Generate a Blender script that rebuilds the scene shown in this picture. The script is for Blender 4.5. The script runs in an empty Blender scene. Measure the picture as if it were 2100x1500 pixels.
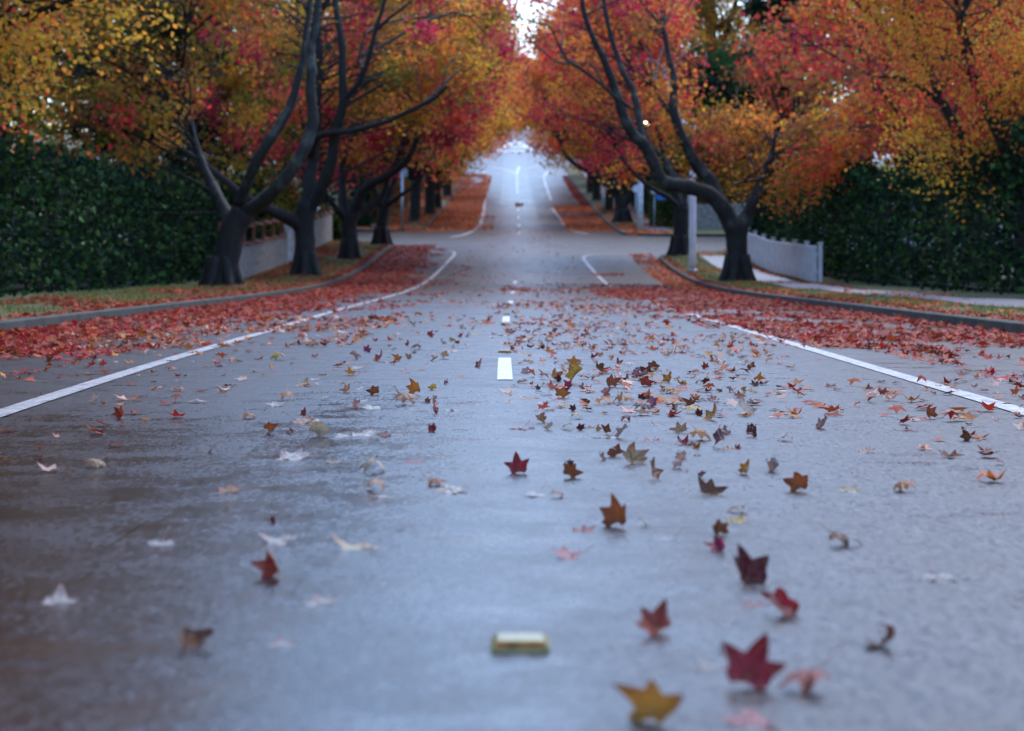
import bpy, math, random
import numpy as np
from mathutils import Matrix, Vector
R = math.radians
rng = np.random.default_rng(7)
random.seed(7)
sc = bpy.context.scene
COL = sc.collection

# ------------------------------------------------------------------ camera
F = 4170.0            # focal length in photo pixels (2100 wide)
HOR = 546.0
PITCH = math.atan((750 - HOR) / F)
CAMZ = 0.66
cam_d = bpy.data.cameras.new('camera')
cam = bpy.data.objects.new('camera', cam_d)
COL.objects.link(cam)
cam.location = (0, 0, CAMZ)
cam.rotation_euler = (R(90) - PITCH, 0, 0)
cam_d.sensor_width = 36.0
cam_d.lens = F / 2100 * 36.0
cam_d.clip_start = 0.1
cam_d.clip_end = 3000
cam_d.dof.use_dof = True
cam_d.dof.focus_distance = 10.4
cam_d.dof.aperture_fstop = cam_d.lens / 20.0
cam_d.dof.aperture_blades = 0
sc.camera = cam
CP, SP = math.cos(PITCH), math.sin(PITCH)

def ray(px, py):
    v = np.array([(px - 1050) / F, (750 - py) / F])
    y = v[1] * SP + CP
    z = v[1] * CP - SP
    return v[0] / y, z / y

def P(px, py, d):
    a, b = ray(px, py)
    return np.array([a * d, d, CAMZ + b * d])

def to_px(p):
    p = np.asarray(p, float)
    d = p - np.array([0, 0, CAMZ])
    f = d[..., 1] * CP - d[..., 2] * SP
    u = d[..., 1] * SP + d[..., 2] * CP
    return 1050 + F * d[..., 0] / f, 750 - F * u / f

# ------------------------------------------------------------------ terrain profile
_zd = np.array([-60, 0, 40, 48, 54, 60, 66, 74, 82, 92, 104, 120, 140, 158, 180, 203, 228, 260, 290, 325, 345, 370, 400, 460, 900])
_zz = np.array([0, 0, 0, .015, .05, .13, .30, .68, 1.22, 1.75, 2.2, 2.98, 4.3, 5.6, 7.25, 9.15, 11.7, 15.1, 18.45, 22.3, 24.0, 25.3, 26.2, 27, 28.])
_gd = np.arange(-60, 901, .5)
_gz = np.interp(_gd, _zd, _zz)
_k = np.ones(17) / 17
_pad = np.concatenate([np.full(8, _gz[0]), _gz, np.full(8, _gz[-1])])
_gz = np.convolve(_pad, _k, mode='valid')
def zr(d): return np.interp(d, _gd, _gz)
_cd = np.array([-60, 0, 3.5, 13, 27, 35, 50, 80, 110, 203, 260, 900])
_cx = np.array([.05, .035, .015, -.05, -.078, -.034, 0.02, .22, .40, .50, .52, .55])
_gc = np.interp(_gd, _cd, _cx)
_gc = np.convolve(np.concatenate([np.full(5, _gc[0]), _gc, np.full(5, _gc[-1])]), np.ones(11) / 11, mode='valid')
def cx(d): return np.interp(d, _gd, _gc)
KERB = 5.4
def rz(lat, d):   # road surface
    return zr(d) - .012 * np.minimum(np.abs(lat), KERB)
def vz(lat, d):   # verge surface
    a = np.abs(lat)
    return rz(lat, d) + .125 + .012 * np.maximum(a - 5.5, 0) + .02 * np.sin(lat * 1.7 + d * .6) * np.clip(a - 6, 0, 1)

BL = [('L', -20, 92), ('L', 112, 230), ('L', 264, 460), ('R', -20, 82), ('R', 104, 230), ('R', 264, 460)]
CR = 4.0
def in_verge(lat, d):
    s = 'L' if lat < 0 else 'R'
    a = abs(lat)
    for q, a0, a1 in BL:
        if q == s and a0 <= d <= a1:
            t = min(d - a0, a1 - d)
            e = KERB
            if t < CR: e = KERB + CR - math.sqrt(max(CR * CR - (CR - t) ** 2, 0))
            return a > e + .1
    return False
def surf(lat, d):
    return vz(lat, d) if in_verge(lat, d) else rz(lat, d)
def G(px, py):
    """ground point under a photo pixel, on the road surface"""
    a, b = ray(px, py)
    lo, hi = 2.0, 400.0
    ds = np.concatenate([np.linspace(2, 60, 2000), np.linspace(60, 400, 4000)])
    h = CAMZ + b * ds - rz(a * ds - cx(ds), ds)
    k = np.argmax(h < 0)
    d = ds[k]
    return a * d, d

# ------------------------------------------------------------------ object helpers
def tag(o, label=None, cat=None, group=None, kind=None):
    if label: o['label'] = label
    if cat: o['category'] = cat
    if group: o['group'] = group
    if kind: o['kind'] = kind
    return o
def empty(name, loc, label, cat, group=None):
    o = bpy.data.objects.new(name, None)
    o.location = loc
    o.empty_display_size = .2
    COL.objects.link(o)
    bpy.context.view_layer.update()
    return tag(o, label, cat, group)
def link(name, me, mat, parent=None, local=False):
    o = bpy.data.objects.new(name, me)
    if mat is not None and len(me.materials) == 0: me.materials.append(mat)
    COL.objects.link(o)
    if parent is not None:
        o.parent = parent
        if not local:
            o.matrix_parent_inverse = Matrix.Translation(-Vector(parent.location))
    return o
class MB:
    """collects verts / polygons of any size"""
    def __init__(s): s.v = []; s.f = []; s.n = 0
    def add(s, V, Fs):
        V = np.asarray(V, float)
        s.v.append(V); 
        for f in Fs: s.f.append([i + s.n for i in f])
        s.n += len(V)
    def box(s, c, size, rot=0., bev=0.):
        x, y, z = [q / 2 for q in size]
        V = np.array([(a * x, b * y, e * z) for e in (-1, 1) for a, b in ((-1, -1), (1, -1), (1, 1), (-1, 1))])
        ca, sa = math.cos(rot), math.sin(rot)
        V = np.c_[V[:, 0] * ca - V[:, 1] * sa, V[:, 0] * sa + V[:, 1] * ca, V[:, 2]] + np.array(c)
        s.add(V, [(3, 2, 1, 0), (4, 5, 6, 7), (0, 1, 5, 4), (1, 2, 6, 5), (2, 3, 7, 6), (3, 0, 4, 7)])
    def tube(s, pts, rad, n=8, cap=True, wob=0., flare=None):
        pts = np.asarray(pts, float); m = len(pts)
        rad = np.broadcast_to(np.asarray(rad, float), (m,))
        T = np.gradient(pts, axis=0)
        T /= np.linalg.norm(T, axis=1)[:, None] + 1e-9
        up = np.array([0, 0, 1.]) if abs(T[0][2]) < .8 else np.array([0, 1., 0])
        V = []
        a = np.arange(n) * 2 * math.pi / n
        N = np.cross(up, T[0]); N /= np.linalg.norm(N)
        for i in range(m):
            N = N - T[i] * (N @ T[i]); N /= np.linalg.norm(N) + 1e-9
            B = np.cross(T[i], N)
            rr = rad[i] * (1 + wob * rng.normal(0, 1, n)) if wob else np.full(n, rad[i])
            V.append(pts[i] + (np.cos(a) * rr)[:, None] * N + (np.sin(a) * rr)[:, None] * B)
        V = np.concatenate(V)
        Fs = [(i * n + j, i * n + (j + 1) % n, (i + 1) * n + (j + 1) % n, (i + 1) * n + j) for i in range(m - 1) for j in range(n)]
        if cap: Fs += [tuple(range(n))[::-1], tuple((m - 1) * n + j for j in range(n))]
        s.add(V, Fs)
    def mesh(s, name, smooth=False, origin=None):
        V = np.concatenate(s.v)
        if origin is not None: V = V - np.array(origin)
        me = bpy.data.meshes.new(name)
        me.from_pydata(V.tolist(), [], s.f)
        if smooth: me.polygons.foreach_set('use_smooth', [True] * len(me.polygons))
        me.update()
        return me
    def build(s, name, mat, parent=None, smooth=False, local=False):
        return link(name, s.mesh(name, smooth), mat, parent, local)

def np_mesh(name, V, faces, colors=None, smooth=False):
    """V (n,3); faces: int array (m,k) all the same size"""
    me = bpy.data.meshes.new(name)
    V = np.ascontiguousarray(V, np.float32); faces = np.ascontiguousarray(faces, np.int32)
    m, k = faces.shape
    me.vertices.add(len(V)); me.vertices.foreach_set('co', V.ravel())
    me.loops.add(m * k); me.loops.foreach_set('vertex_index', faces.ravel())
    me.polygons.add(m); me.polygons.foreach_set('loop_start', np.arange(m, dtype=np.int32) * k)
    if smooth: me.polygons.foreach_set('use_smooth', np.ones(m, bool))
    me.update(calc_edges=True)
    if colors is not None:
        at = me.color_attributes.new('Col', 'FLOAT_COLOR', 'POINT')
        c = np.ones((len(V), 4), np.float32); c[:, :3] = colors
        at.data.foreach_set('color', c.ravel())
    return me

def catmull(pts, per=6):
    pts = np.asarray(pts, float)
    if len(pts) < 3: 
        t = np.linspace(0, 1, per + 1)[:, None]
        return pts[0] * (1 - t) + pts[-1] * t
    Q = np.vstack([2 * pts[0] - pts[1], pts, 2 * pts[-1] - pts[-2]])
    out = []
    for i in range(1, len(Q) - 2):
        p0, p1, p2, p3 = Q[i - 1:i + 3]
        for t in np.arange(per) / per:
            out.append(.5 * ((2 * p1) + (-p0 + p2) * t + (2 * p0 - 5 * p1 + 4 * p2 - p3) * t * t + (-p0 + 3 * p1 - 3 * p2 + p3) * t ** 3))
    out.append(pts[-1])
    return np.array(out)

# ------------------------------------------------------------------ materials
def mat_new(name):
    m = bpy.data.materials.new(name); m.use_nodes = True
    nt = m.node_tree
    b = nt.nodes['Principled BSDF']
    return m, nt, b
def N(nt, typ, **kw):
    n = nt.nodes.new(typ)
    for k, v in kw.items():
        if k.startswith('i_'): n.inputs[k[2:].replace('_', ' ')].default_value = v
        else: setattr(n, k, v)
    return n
def L(nt, a, b): nt.links.new(a, b)
def ramp(nt, fac, stops):
    r = N(nt, 'ShaderNodeValToRGB')
    e = r.color_ramp.elements
    while len(e) < len(stops): e.new(.5)
    for k, (p, c) in enumerate(stops):
        e[k].position = p
        e[k].color = (*c, 1) if len(c) == 3 else c
    L(nt, fac, r.inputs['Fac'])
    return r
def noise(nt, vec, scale, detail=4, rough=.55, dist=0.):
    n = N(nt, 'ShaderNodeTexNoise')
    n.inputs['Scale'].default_value = scale; n.inputs['Detail'].default_value = detail
    n.inputs['Roughness'].default_value = rough; n.inputs['Distortion'].default_value = dist
    L(nt, vec, n.inputs['Vector'])
    return n
def mixc(nt, fac, a, b, mode='MIX'):
    m = N(nt, 'ShaderNodeMix', data_type='RGBA', blend_type=mode)
    for s, v in ((0, fac), (6, a), (7, b)):
        if isinstance(v, (int, float)): m.inputs[s].default_value = v
        elif isinstance(v, tuple): m.inputs[s].default_value = (*v, 1)
        else: L(nt, v, m.inputs[s])
    return m.outputs[2]
def mth(nt, op, a, b=None, c=None, clamp=False):
    m = N(nt, 'ShaderNodeMath', operation=op, use_clamp=clamp)
    for k, v in enumerate((a, b, c)):
        if v is None: continue
        if isinstance(v, (int, float)): m.inputs[k].default_value = v
        else: L(nt, v, m.inputs[k])
    return m.outputs[0]
def simple(name, col, rough=.6, nscale=0, namp=.15, bump=0, bscale=60, metal=0, spec=.5):
    m, nt, b = mat_new(name)
    b.inputs['Roughness'].default_value = rough; b.inputs['Metallic'].default_value = metal
    b.inputs['Specular IOR Level'].default_value = spec
    tc = N(nt, 'ShaderNodeTexCoord').outputs['Object']
    if nscale:
        n = noise(nt, tc, nscale, 5)
        lo = tuple(max(c * (1 - namp * 2), 0) for c in col); hi = tuple(c * (1 + namp * 2) for c in col)
        r = ramp(nt, n.outputs['Fac'], [(.3, lo), (.7, hi)])
        L(nt, r.outputs['Color'], b.inputs['Base Color'])
    else: b.inputs['Base Color'].default_value = (*col, 1)
    if bump:
        n2 = noise(nt, tc, bscale, 4)
        bp = N(nt, 'ShaderNodeBump'); bp.inputs['Strength'].default_value = bump; bp.inputs['Distance'].default_value = .02
        L(nt, n2.outputs['Fac'], bp.inputs['Height']); L(nt, bp.outputs['Normal'], b.inputs['Normal'])
    return m

def make_asphalt():
    m, nt, b = mat_new('wet_asphalt')
    tc = N(nt, 'ShaderNodeTexCoord').outputs['Object']
    sx = N(nt, 'ShaderNodeSeparateXYZ'); L(nt, tc, sx.inputs[0])
    X, Y = sx.outputs[0], sx.outputs[1]
    # wobbling lateral coordinate for the seams
    wob = noise(nt, tc, .8, 3); wob2 = noise(nt, tc, 9, 3)
    xw = mth(nt, 'ADD', X, mth(nt, 'MULTIPLY', mth(nt, 'SUBTRACT', wob.outputs['Fac'], .5), .25))
    xw = mth(nt, 'ADD', xw, mth(nt, 'MULTIPLY', mth(nt, 'SUBTRACT', wob2.outputs['Fac'], .5), .05))
    big = noise(nt, tc, .55, 5, .6)
    mid = noise(nt, tc, 3.2, 5, .65)
    grit = N(nt, 'ShaderNodeTexVoronoi'); grit.inputs['Scale'].default_value = 85; L(nt, tc, grit.inputs['Vector'])
    mpg = N(nt, 'ShaderNodeMapping'); mpg.inputs['Scale'].default_value = (1, .32, 1); L(nt, tc, mpg.inputs['Vector'])
    gr3 = noise(nt, mpg.outputs['Vector'], 62, 5, .75)
    gr2 = noise(nt, tc, 120, 3, .6)
    # base colour: dark asphalt with paler stones, brownish stains, older strips at the sides
    stones = ramp(nt, grit.outputs['Color'], [(.0, (.006, .0065, .009)), (.6, (.014, .015, .020)), (1., (.085, .09, .11))])
    c = mixc(nt, mth(nt, 'MULTIPLY', ramp(nt, mid.outputs['Fac'], [(.52, (0, 0, 0)), (.66, (1, 1, 1))]).outputs['Color'], .75), stones.outputs['Color'], (.030, .018, .015))
    left = mth(nt, 'LESS_THAN', xw, -.95)
    right = mth(nt, 'GREATER_THAN', xw, 1.72)
    side = mth(nt, 'MAXIMUM', left, right)
    c = mixc(nt, mth(nt, 'MULTIPLY', side, .55), c, (.010, .011, .015))
    # crack along the left seam
    dx = mth(nt, 'ABSOLUTE', mth(nt, 'ADD', xw, .95))
    br = noise(nt, tc, 5, 2)
    crack = mth(nt, 'MULTIPLY', mth(nt, 'LESS_THAN', dx, .010), mth(nt, 'GREATER_THAN', br.outputs['Fac'], .44))
    wv = noise(nt, tc, 1.6, 4); wvc = mixc(nt, .22, tc, wv.outputs['Color'])
    net = N(nt, 'ShaderNodeTexVoronoi', feature='DISTANCE_TO_EDGE'); net.inputs['Scale'].default_value = .42; L(nt, wvc, net.inputs['Vector'])
    net_on = mth(nt, 'GREATER_THAN', noise(nt, tc, .35, 2).outputs['Fac'], .52)
    crack = mth(nt, 'MAXIMUM', crack, mth(nt, 'MULTIPLY', mth(nt, 'LESS_THAN', net.outputs['Distance'], .0035), net_on))
    c = mixc(nt, crack, c, (.004, .004, .005))
    L(nt, c, b.inputs['Base Color'])
    # wetness: low roughness film, patchy; drier along the seams
    mr = ramp(nt, mid.outputs['Fac'], [(.36, (.46, .46, .46)), (.52, (.32, .32, .32)), (.66, (.13, .13, .13))]).outputs['Color']
    w = mth(nt, 'ADD', mth(nt, 'MULTIPLY_ADD', big.outputs['Fac'], .30, ROAD_ROUGH), mth(nt, 'MULTIPLY', mr, .6))
    w = mth(nt, 'ADD', w, mth(nt, 'MULTIPLY', side, .05))
    far = N(nt, 'ShaderNodeMapRange'); far.inputs[1].default_value = 90; far.inputs[2].default_value = 160; far.inputs[3].default_value = 0; far.inputs[4].default_value = .08
    L(nt, Y, far.inputs[0]); w = mth(nt, 'SUBTRACT', w, far.outputs[0])
    w = mth(nt, 'ADD', w, mth(nt, 'MULTIPLY', mth(nt, 'SUBTRACT', gr2.outputs['Fac'], .5), .35))
    w = mth(nt, 'ADD', w, mth(nt, 'MULTIPLY', mth(nt, 'SUBTRACT', gr3.outputs['Fac'], .5), .7))
    lane = N(nt, 'ShaderNodeMapRange'); lane.interpolation_type = 'SMOOTHSTEP'
    lane.inputs[1].default_value = -.75; lane.inputs[2].default_value = .55; lane.inputs[3].default_value = -.17; lane.inputs[4].default_value = .06
    L(nt, xw, lane.inputs[0])
    nearf = N(nt, 'ShaderNodeMapRange'); nearf.interpolation_type = 'SMOOTHSTEP'      # the low damp patch in front
    nearf.inputs[1].default_value = 6.5; nearf.inputs[2].default_value = 13; nearf.inputs[3].default_value = 0; nearf.inputs[4].default_value = 1
    L(nt, Y, nearf.inputs[0])
    lm = N(nt, 'ShaderNodeMix', data_type='FLOAT'); L(nt, nearf.outputs[0], lm.inputs[0]); L(nt, lane.outputs[0], lm.inputs[2]); lm.inputs[3].default_value = .02
    w = mth(nt, 'ADD', w, lm.outputs[0]); w = mth(nt, 'MAXIMUM', w, .10)
    L(nt, mth(nt, 'MULTIPLY_ADD', gr3.outputs['Fac'], 1.3, -.36, clamp=True), b.inputs['Specular IOR Level'])
    L(nt, mth(nt, 'MULTIPLY', w, 1, clamp=True), b.inputs['Roughness'])
    h = mth(nt, 'ADD', mth(nt, 'MULTIPLY', grit.outputs['Distance'], .6), mth(nt, 'MULTIPLY', gr2.outputs['Fac'], .5))
    h = mth(nt, 'ADD', h, mth(nt, 'MULTIPLY', gr3.outputs['Fac'], .5))
    h = mth(nt, 'SUBTRACT', h, mth(nt, 'MULTIPLY', crack, 2.))
    bp = N(nt, 'ShaderNodeBump'); bp.inputs['Strength'].default_value = ROAD_BUMP; bp.inputs['Distance'].default_value = .004
    L(nt, h, bp.inputs['Height'])
    und = noise(nt, tc, 2.2, 4, .5)
    bp2 = N(nt, 'ShaderNodeBump'); bp2.inputs['Strength'].default_value = .08; bp2.inputs['Distance'].default_value = .02
    L(nt, und.outputs['Fac'], bp2.inputs['Height']); L(nt, bp.outputs['Normal'], bp2.inputs['Normal'])
    L(nt, bp2.outputs['Normal'], b.inputs['Normal'])
    return m
ROAD_ROUGH, ROAD_SPEC, ROAD_BUMP = .02, .25, .24

def make_leafmat(name, transl=.38, rough=.45, spec=.35):
    m, nt, b = mat_new(name)
    at = N(nt, 'ShaderNodeVertexColor', layer_name='Col')
    L(nt, at.outputs['Color'], b.inputs['Base Color'])
    b.inputs['Roughness'].default_value = rough
    b.inputs['Specular IOR Level'].default_value = spec
    tr = N(nt, 'ShaderNodeBsdfTranslucent')
    br = mixc(nt, .5, at.outputs['Color'], (1.3, 1.1, .9), 'MULTIPLY')
    L(nt, br, tr.inputs['Color'])
    mx = N(nt, 'ShaderNodeMixShader'); mx.inputs[0].default_value = transl
    L(nt, b.outputs[0], mx.inputs[1]); L(nt, tr.outputs[0], mx.inputs[2])
    L(nt, mx.outputs[0], nt.nodes['Material Output'].inputs['Surface'])
    return m

def make_fallen():
    m, nt, b = mat_new('fallen_leaf')
    oi = N(nt, 'ShaderNodeObjectInfo')
    at = N(nt, 'ShaderNodeVertexColor', layer_name='Col')   # r: distance to tip, g: vein
    sp = N(nt, 'ShaderNodeSeparateColor'); L(nt, at.outputs['Color'], sp.inputs[0])
    tc = N(nt, 'ShaderNodeTexCoord').outputs['Object']
    n = noise(nt, tc, 4.5, 4)
    base = oi.outputs['Color']
    dark = mixc(nt, 1., base, (.5, .24, .27), 'MULTIPLY')
    f = mth(nt, 'MULTIPLY', ramp(nt, mth(nt, 'ADD', sp.outputs[0], mth(nt, 'MULTIPLY', mth(nt, 'SUBTRACT', n.outputs['Fac'], .5), .9)), [(.35, (0, 0, 0)), (.95, (1, 1, 1))]).outputs['Color'], .85)
    c = mixc(nt, f, base, dark)
    spots = noise(nt, tc, 26, 2)
    c = mixc(nt, mth(nt, 'MULTIPLY', ramp(nt, spots.outputs['Fac'], [(.64, (0, 0, 0)), (.70, (1, 1, 1))]).outputs['Color'], .7), c, (.03, .012, .008))
    lit = mixc(nt, .5, c, (.75, .55, .35))
    c = mixc(nt, mth(nt, 'MULTIPLY', sp.outputs[1], .55), c, lit)
    geo = N(nt, 'ShaderNodeNewGeometry')
    pale = mixc(nt, .38, c, (.55, .42, .36))
    c = mixc(nt, geo.outputs['Backfacing'], c, pale)
    L(nt, c, b.inputs['Base Color'])
    b.inputs['Roughness'].default_value = .33
    b.inputs['Specular IOR Level'].default_value = .5
    bp = N(nt, 'ShaderNodeBump'); bp.inputs['Strength'].default_value = .8; bp.inputs['Distance'].default_value = .02
    L(nt, mth(nt, 'ADD', n.outputs['Fac'], mth(nt, 'MULTIPLY', sp.outputs[1], -.8)), bp.inputs['Height']); L(nt, bp.outputs['Normal'], b.inputs['Normal'])
    tr = N(nt, 'ShaderNodeBsdfTranslucent'); L(nt, c, tr.inputs['Color'])
    mx = N(nt, 'ShaderNodeMixShader'); mx.inputs[0].default_value = .28
    L(nt, b.outputs[0], mx.inputs[1]); L(nt, tr.outputs[0], mx.inputs[2])
    L(nt, mx.outputs[0], nt.nodes['Material Output'].inputs['Surface'])
    return m

def make_bark(name, base=(.013, .0098, .008), lichen=(.03, .034, .031), amt=.4):
    m, nt, b = mat_new(name)
    tc = N(nt, 'ShaderNodeTexCoord').outputs['Object']
    mp = N(nt, 'ShaderNodeMapping'); mp.inputs['Scale'].default_value = (14, 14, 2.6); L(nt, tc, mp.inputs['Vector'])
    ridges = noise(nt, mp.outputs['Vector'], 1.0, 6, .65, .6)
    c = ramp(nt, ridges.outputs['Fac'], [(.3, tuple(q * .45 for q in base)), (.7, tuple(q * 1.5 for q in base))]).outputs['Color']
    pat = noise(nt, tc, 2.4, 5, .65)
    c = mixc(nt, mth(nt, 'MULTIPLY', ramp(nt, pat.outputs['Fac'], [(.50, (0, 0, 0)), (.64, (1, 1, 1))]).outputs['Color'], amt), c, lichen)
    L(nt, c, b.inputs['Base Color']); b.inputs['Roughness'].default_value = .75
    bp = N(nt, 'ShaderNodeBump'); bp.inputs['Strength'].default_value = .9; bp.inputs['Distance'].default_value = .04
    L(nt, ridges.outputs['Fac'], bp.inputs['Height']); L(nt, bp.outputs['Normal'], b.inputs['Normal'])
    return m

def make_grass():
    m, nt, b = mat_new('damp_grass')
    tc = N(nt, 'ShaderNodeTexCoord').outputs['Object']
    n = noise(nt, tc, .7, 5, .6); n2 = noise(nt, tc, 12, 4, .7)
    c = ramp(nt, n.outputs['Fac'], [(.3, (.15, .115, .055)), (.48, (.11, .125, .035)), (.7, (.17, .16, .06))]).outputs['Color']
    c = mixc(nt, mth(nt, 'MULTIPLY', n2.outputs['Fac'], .7), c, (.035, .03, .014))
    L(nt, c, b.inputs['Base Color']); b.inputs['Roughness'].default_value = .9
    bp = N(nt, 'ShaderNodeBump'); bp.inputs['Strength'].default_value = 1; bp.inputs['Distance'].default_value = .05
    L(nt, n2.outputs['Fac'], bp.inputs['Height']); L(nt, bp.outputs['Normal'], b.inputs['Normal'])
    return m

def make_paint(hi=.62, a=.34, b_=.50):
    m, nt, b = mat_new('road_paint')
    tc = N(nt, 'ShaderNodeTexCoord').outputs['Object']
    n = noise(nt, tc, 22, 5, .7); n2 = noise(nt, tc, 1.3, 3)
    c = ramp(nt, n.outputs['Fac'], [(a, (.10, .10, .11)), (b_, (hi, hi, hi * .98))]).outputs['Color']
    L(nt, mixc(nt, mth(nt, 'MULTIPLY', n2.outputs['Fac'], .3), c, (.45, .45, .46)), b.inputs['Base Color'])
    b.inputs['Roughness'].default_value = .35
    g = noise(nt, tc, 180, 2)
    bp = N(nt, 'ShaderNodeBump'); bp.inputs['Strength'].default_value = .4; bp.inputs['Distance'].default_value = .003
    L(nt, g.outputs['Fac'], bp.inputs['Height']); L(nt, bp.outputs['Normal'], b.inputs['Normal'])
    return m

M = {}
M['asphalt'] = make_asphalt()
M['crown'] = make_leafmat('autumn_crown', .52, .55, .2)
M['litter'] = make_leafmat('leaf_litter', .2, .6, .12)
M['hedge'] = make_leafmat('hedge_leaf', .15, .85, .08)
M['fallen'] = make_fallen()
M['stalk'] = simple('leaf_stalk', (.35, .16, .10), .4, 3)
M['bark'] = make_bark('bark')
M['limb'] = make_bark('limb_bark', (.016, .0135, .0115), (.085, .098, .083), .7)
M['grass'] = make_grass()
M['paint'] = make_paint()
M['worn'] = make_paint(.50, .40, .54)
M['kerb'] = simple('kerb_concrete', (.035, .034, .027), .8, 3, .3, .5, 80)
M['path'] = simple('footpath_concrete', (.24, .23, .24), .35, 2, .18, .3, 90)
M['white'] = simple('white_fence_paint', (.58, .58, .60), .55, 4, .12, .2, 30)
M['paling'] = simple('weathered_paling', (.27, .24, .22), .8, 6, .25, .5, 40)
M['redrail'] = simple('red_brown_timber', (.20, .065, .045), .7, 5, .2, .4, 40)
M['steel'] = simple('pole_steel', (.78, .78, .80), .4, 2, .08, .1, 40, 0.)
M['galv'] = simple('galvanised_steel', (.30, .33, .36), .4, 6, .1, 0, 60, .6)
M['wood'] = simple('pole_timber', (.085, .065, .06), .85, 5, .25, .6, 30)
M['palepole'] = simple('pale_pole_paint', (.50, .52, .54), .5, 5, .15, .3, 30)
M['bluesign'] = simple('blue_sign', (.03, .16, .55), .35, 3, .05)
M['whitesign'] = simple('white_sign', (.75, .76, .8), .35, 3, .05)
M['amber'] = simple('amber_reflector', (.20, .07, .005), .35, 40, .4, 0, 60, 0., .2)
M['cream'] = simple('cream_plastic', (.24, .20, .06), .3, 20, .12, .1, 60)
M['brick'] = simple('red_brick', (.22, .085, .06), .8, 8, .25, .4, 30)
M['roof'] = simple('grey_brown_tiles', (.10, .085, .085), .6, 5, .25, .6, 18)
M['glass'] = simple('window_glass', (.03, .035, .045), .08)
M['carpaint'] = simple('silver_car_paint', (.42, .44, .48), .25, 2, .03, 0, 60, .4)
M['rubber'] = simple('black_rubber', (.02, .02, .02), .7, 10, .1)
M['island'] = simple('painted_island', (.09, .09, .10), .4, 8, .2, .3, 60)
lm, lnt, lb = mat_new('lamp_glow')
lb.inputs['Emission Color'].default_value = (1., .78, .38, 1); lb.inputs['Emission Strength'].default_value = 6.
lb.inputs['Base Color'].default_value = (.9, .8, .6, 1)
M['lamp'] = lm

# ------------------------------------------------------------------ world and sun (overcast)
SUN_EL, SUN_AZ = R(52), R(25)
w = bpy.data.worlds.new('World'); sc.world = w; w.use_nodes = True
nt = w.node_tree
bg = nt.nodes['Background']
sky = nt.nodes.new('ShaderNodeTexSky'); sky.sky_type = 'NISHITA'; sky.sun_disc = False
sky.sun_elevation = SUN_EL; sky.sun_rotation = SUN_AZ
sky.air_density = 1.2; sky.dust_density = 1.4; sky.ozone_density = 8.0
nt.links.new(sky.outputs[0], bg.inputs[0]); bg.inputs[1].default_value = .15
sl = bpy.data.lights.new('sun', 'SUN'); so = bpy.data.objects.new('sun', sl); COL.objects.link(so)
sl.energy = .6; sl.angle = R(25); sl.color = (1, .90, .78)
dirv = Vector((math.sin(SUN_AZ) * math.cos(SUN_EL), math.cos(SUN_AZ) * math.cos(SUN_EL), math.sin(SUN_EL)))
so.rotation_euler = dirv.to_track_quat('Z', 'Y').to_euler()
so.location = (0, 100, 80)
vs = sc.view_settings
vs.view_transform = 'Standard'; vs.look = 'None'; vs.exposure = 1.72; vs.gamma = 1; vs.use_curve_mapping = False
sc.cycles.use_denoising = True
sc.cycles.max_bounces = 6; sc.cycles.diffuse_bounces = 3; sc.cycles.glossy_bounces = 3; sc.cycles.transmission_bounces = 3
sc.cycles.caustics_reflective = False; sc.cycles.caustics_refractive = False
# ================================================================== SETTING
def sheet(name, lats, ds, zf, mat, kind='structure', follow=True):
    La, D = np.meshgrid(lats, ds)
    X = La + (cx(D) if follow else 0)
    V = np.stack([X, D, zf(La, D)], -1).reshape(-1, 3)
    n, m = len(lats), len(ds)
    i = np.arange((m - 1) * n).reshape(m - 1, n)[:, :-1].ravel()
    f = np.stack([i, i + 1, i + n + 1, i + n], 1)
    o = link(name, np_mesh(name, V, f, smooth=True), mat)
    return tag(o, kind=kind)
ds_main = np.concatenate([np.arange(-20, 60, 1.), np.arange(60, 461, 2.)])
sheet('ground', np.linspace(-500, 500, 41), np.concatenate([np.arange(-60, 460, 10), np.linspace(460, 900, 10)]),
      lambda l, d: zr(d) - .6 + 0 * l, M['grass'], follow=False)
# one road surface: main carriageway plus the side streets
rb = MB()
def strip(l0, l1, d0, d1, nl, nd):
    la = np.linspace(l0, l1, nl); dd = np.linspace(d0, d1, nd)
    A, D = np.meshgrid(la, dd)
    V = np.stack([A + cx(D), D, rz(A, D)], -1).reshape(-1, 3)
    rb.add(V, [(r * nl + c, r * nl + c + 1, (r + 1) * nl + c + 1, (r + 1) * nl + c) for r in range(nd - 1) for c in range(nl - 1)])
strip(-KERB - .02, KERB + .02, -20, 460, 9, 321)
for s, a, b_ in ((-1, 92 - .1, 112.1), (1, 82 - .1, 104.1), (-1, 229.9, 264.1), (1, 229.9, 264.1)):
    l0, l1 = sorted((s * (KERB + .02), s * 60))
    strip(l0, l1, a, b_, 4, 24)
for s, a0, a1 in [(-1 if q == 'L' else 1, a, b_) for q, a, b_ in BL]:      # corner fillets between kerb radius and carriageway
    for (a, sg) in ((a0, 1), (a1, -1)):
        if a in (-20, 460): continue
        l0, l1 = sorted((s * (KERB + .02), s * (KERB + CR)))
        x0, x1 = sorted((a, a + sg * CR))
        strip(l0, l1, x0 + (.1 if sg > 0 else 0), x1 - (0 if sg > 0 else .1), 4, 6)
o = rb.build('road', M['asphalt'], smooth=True); tag(o, kind='structure')

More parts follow.
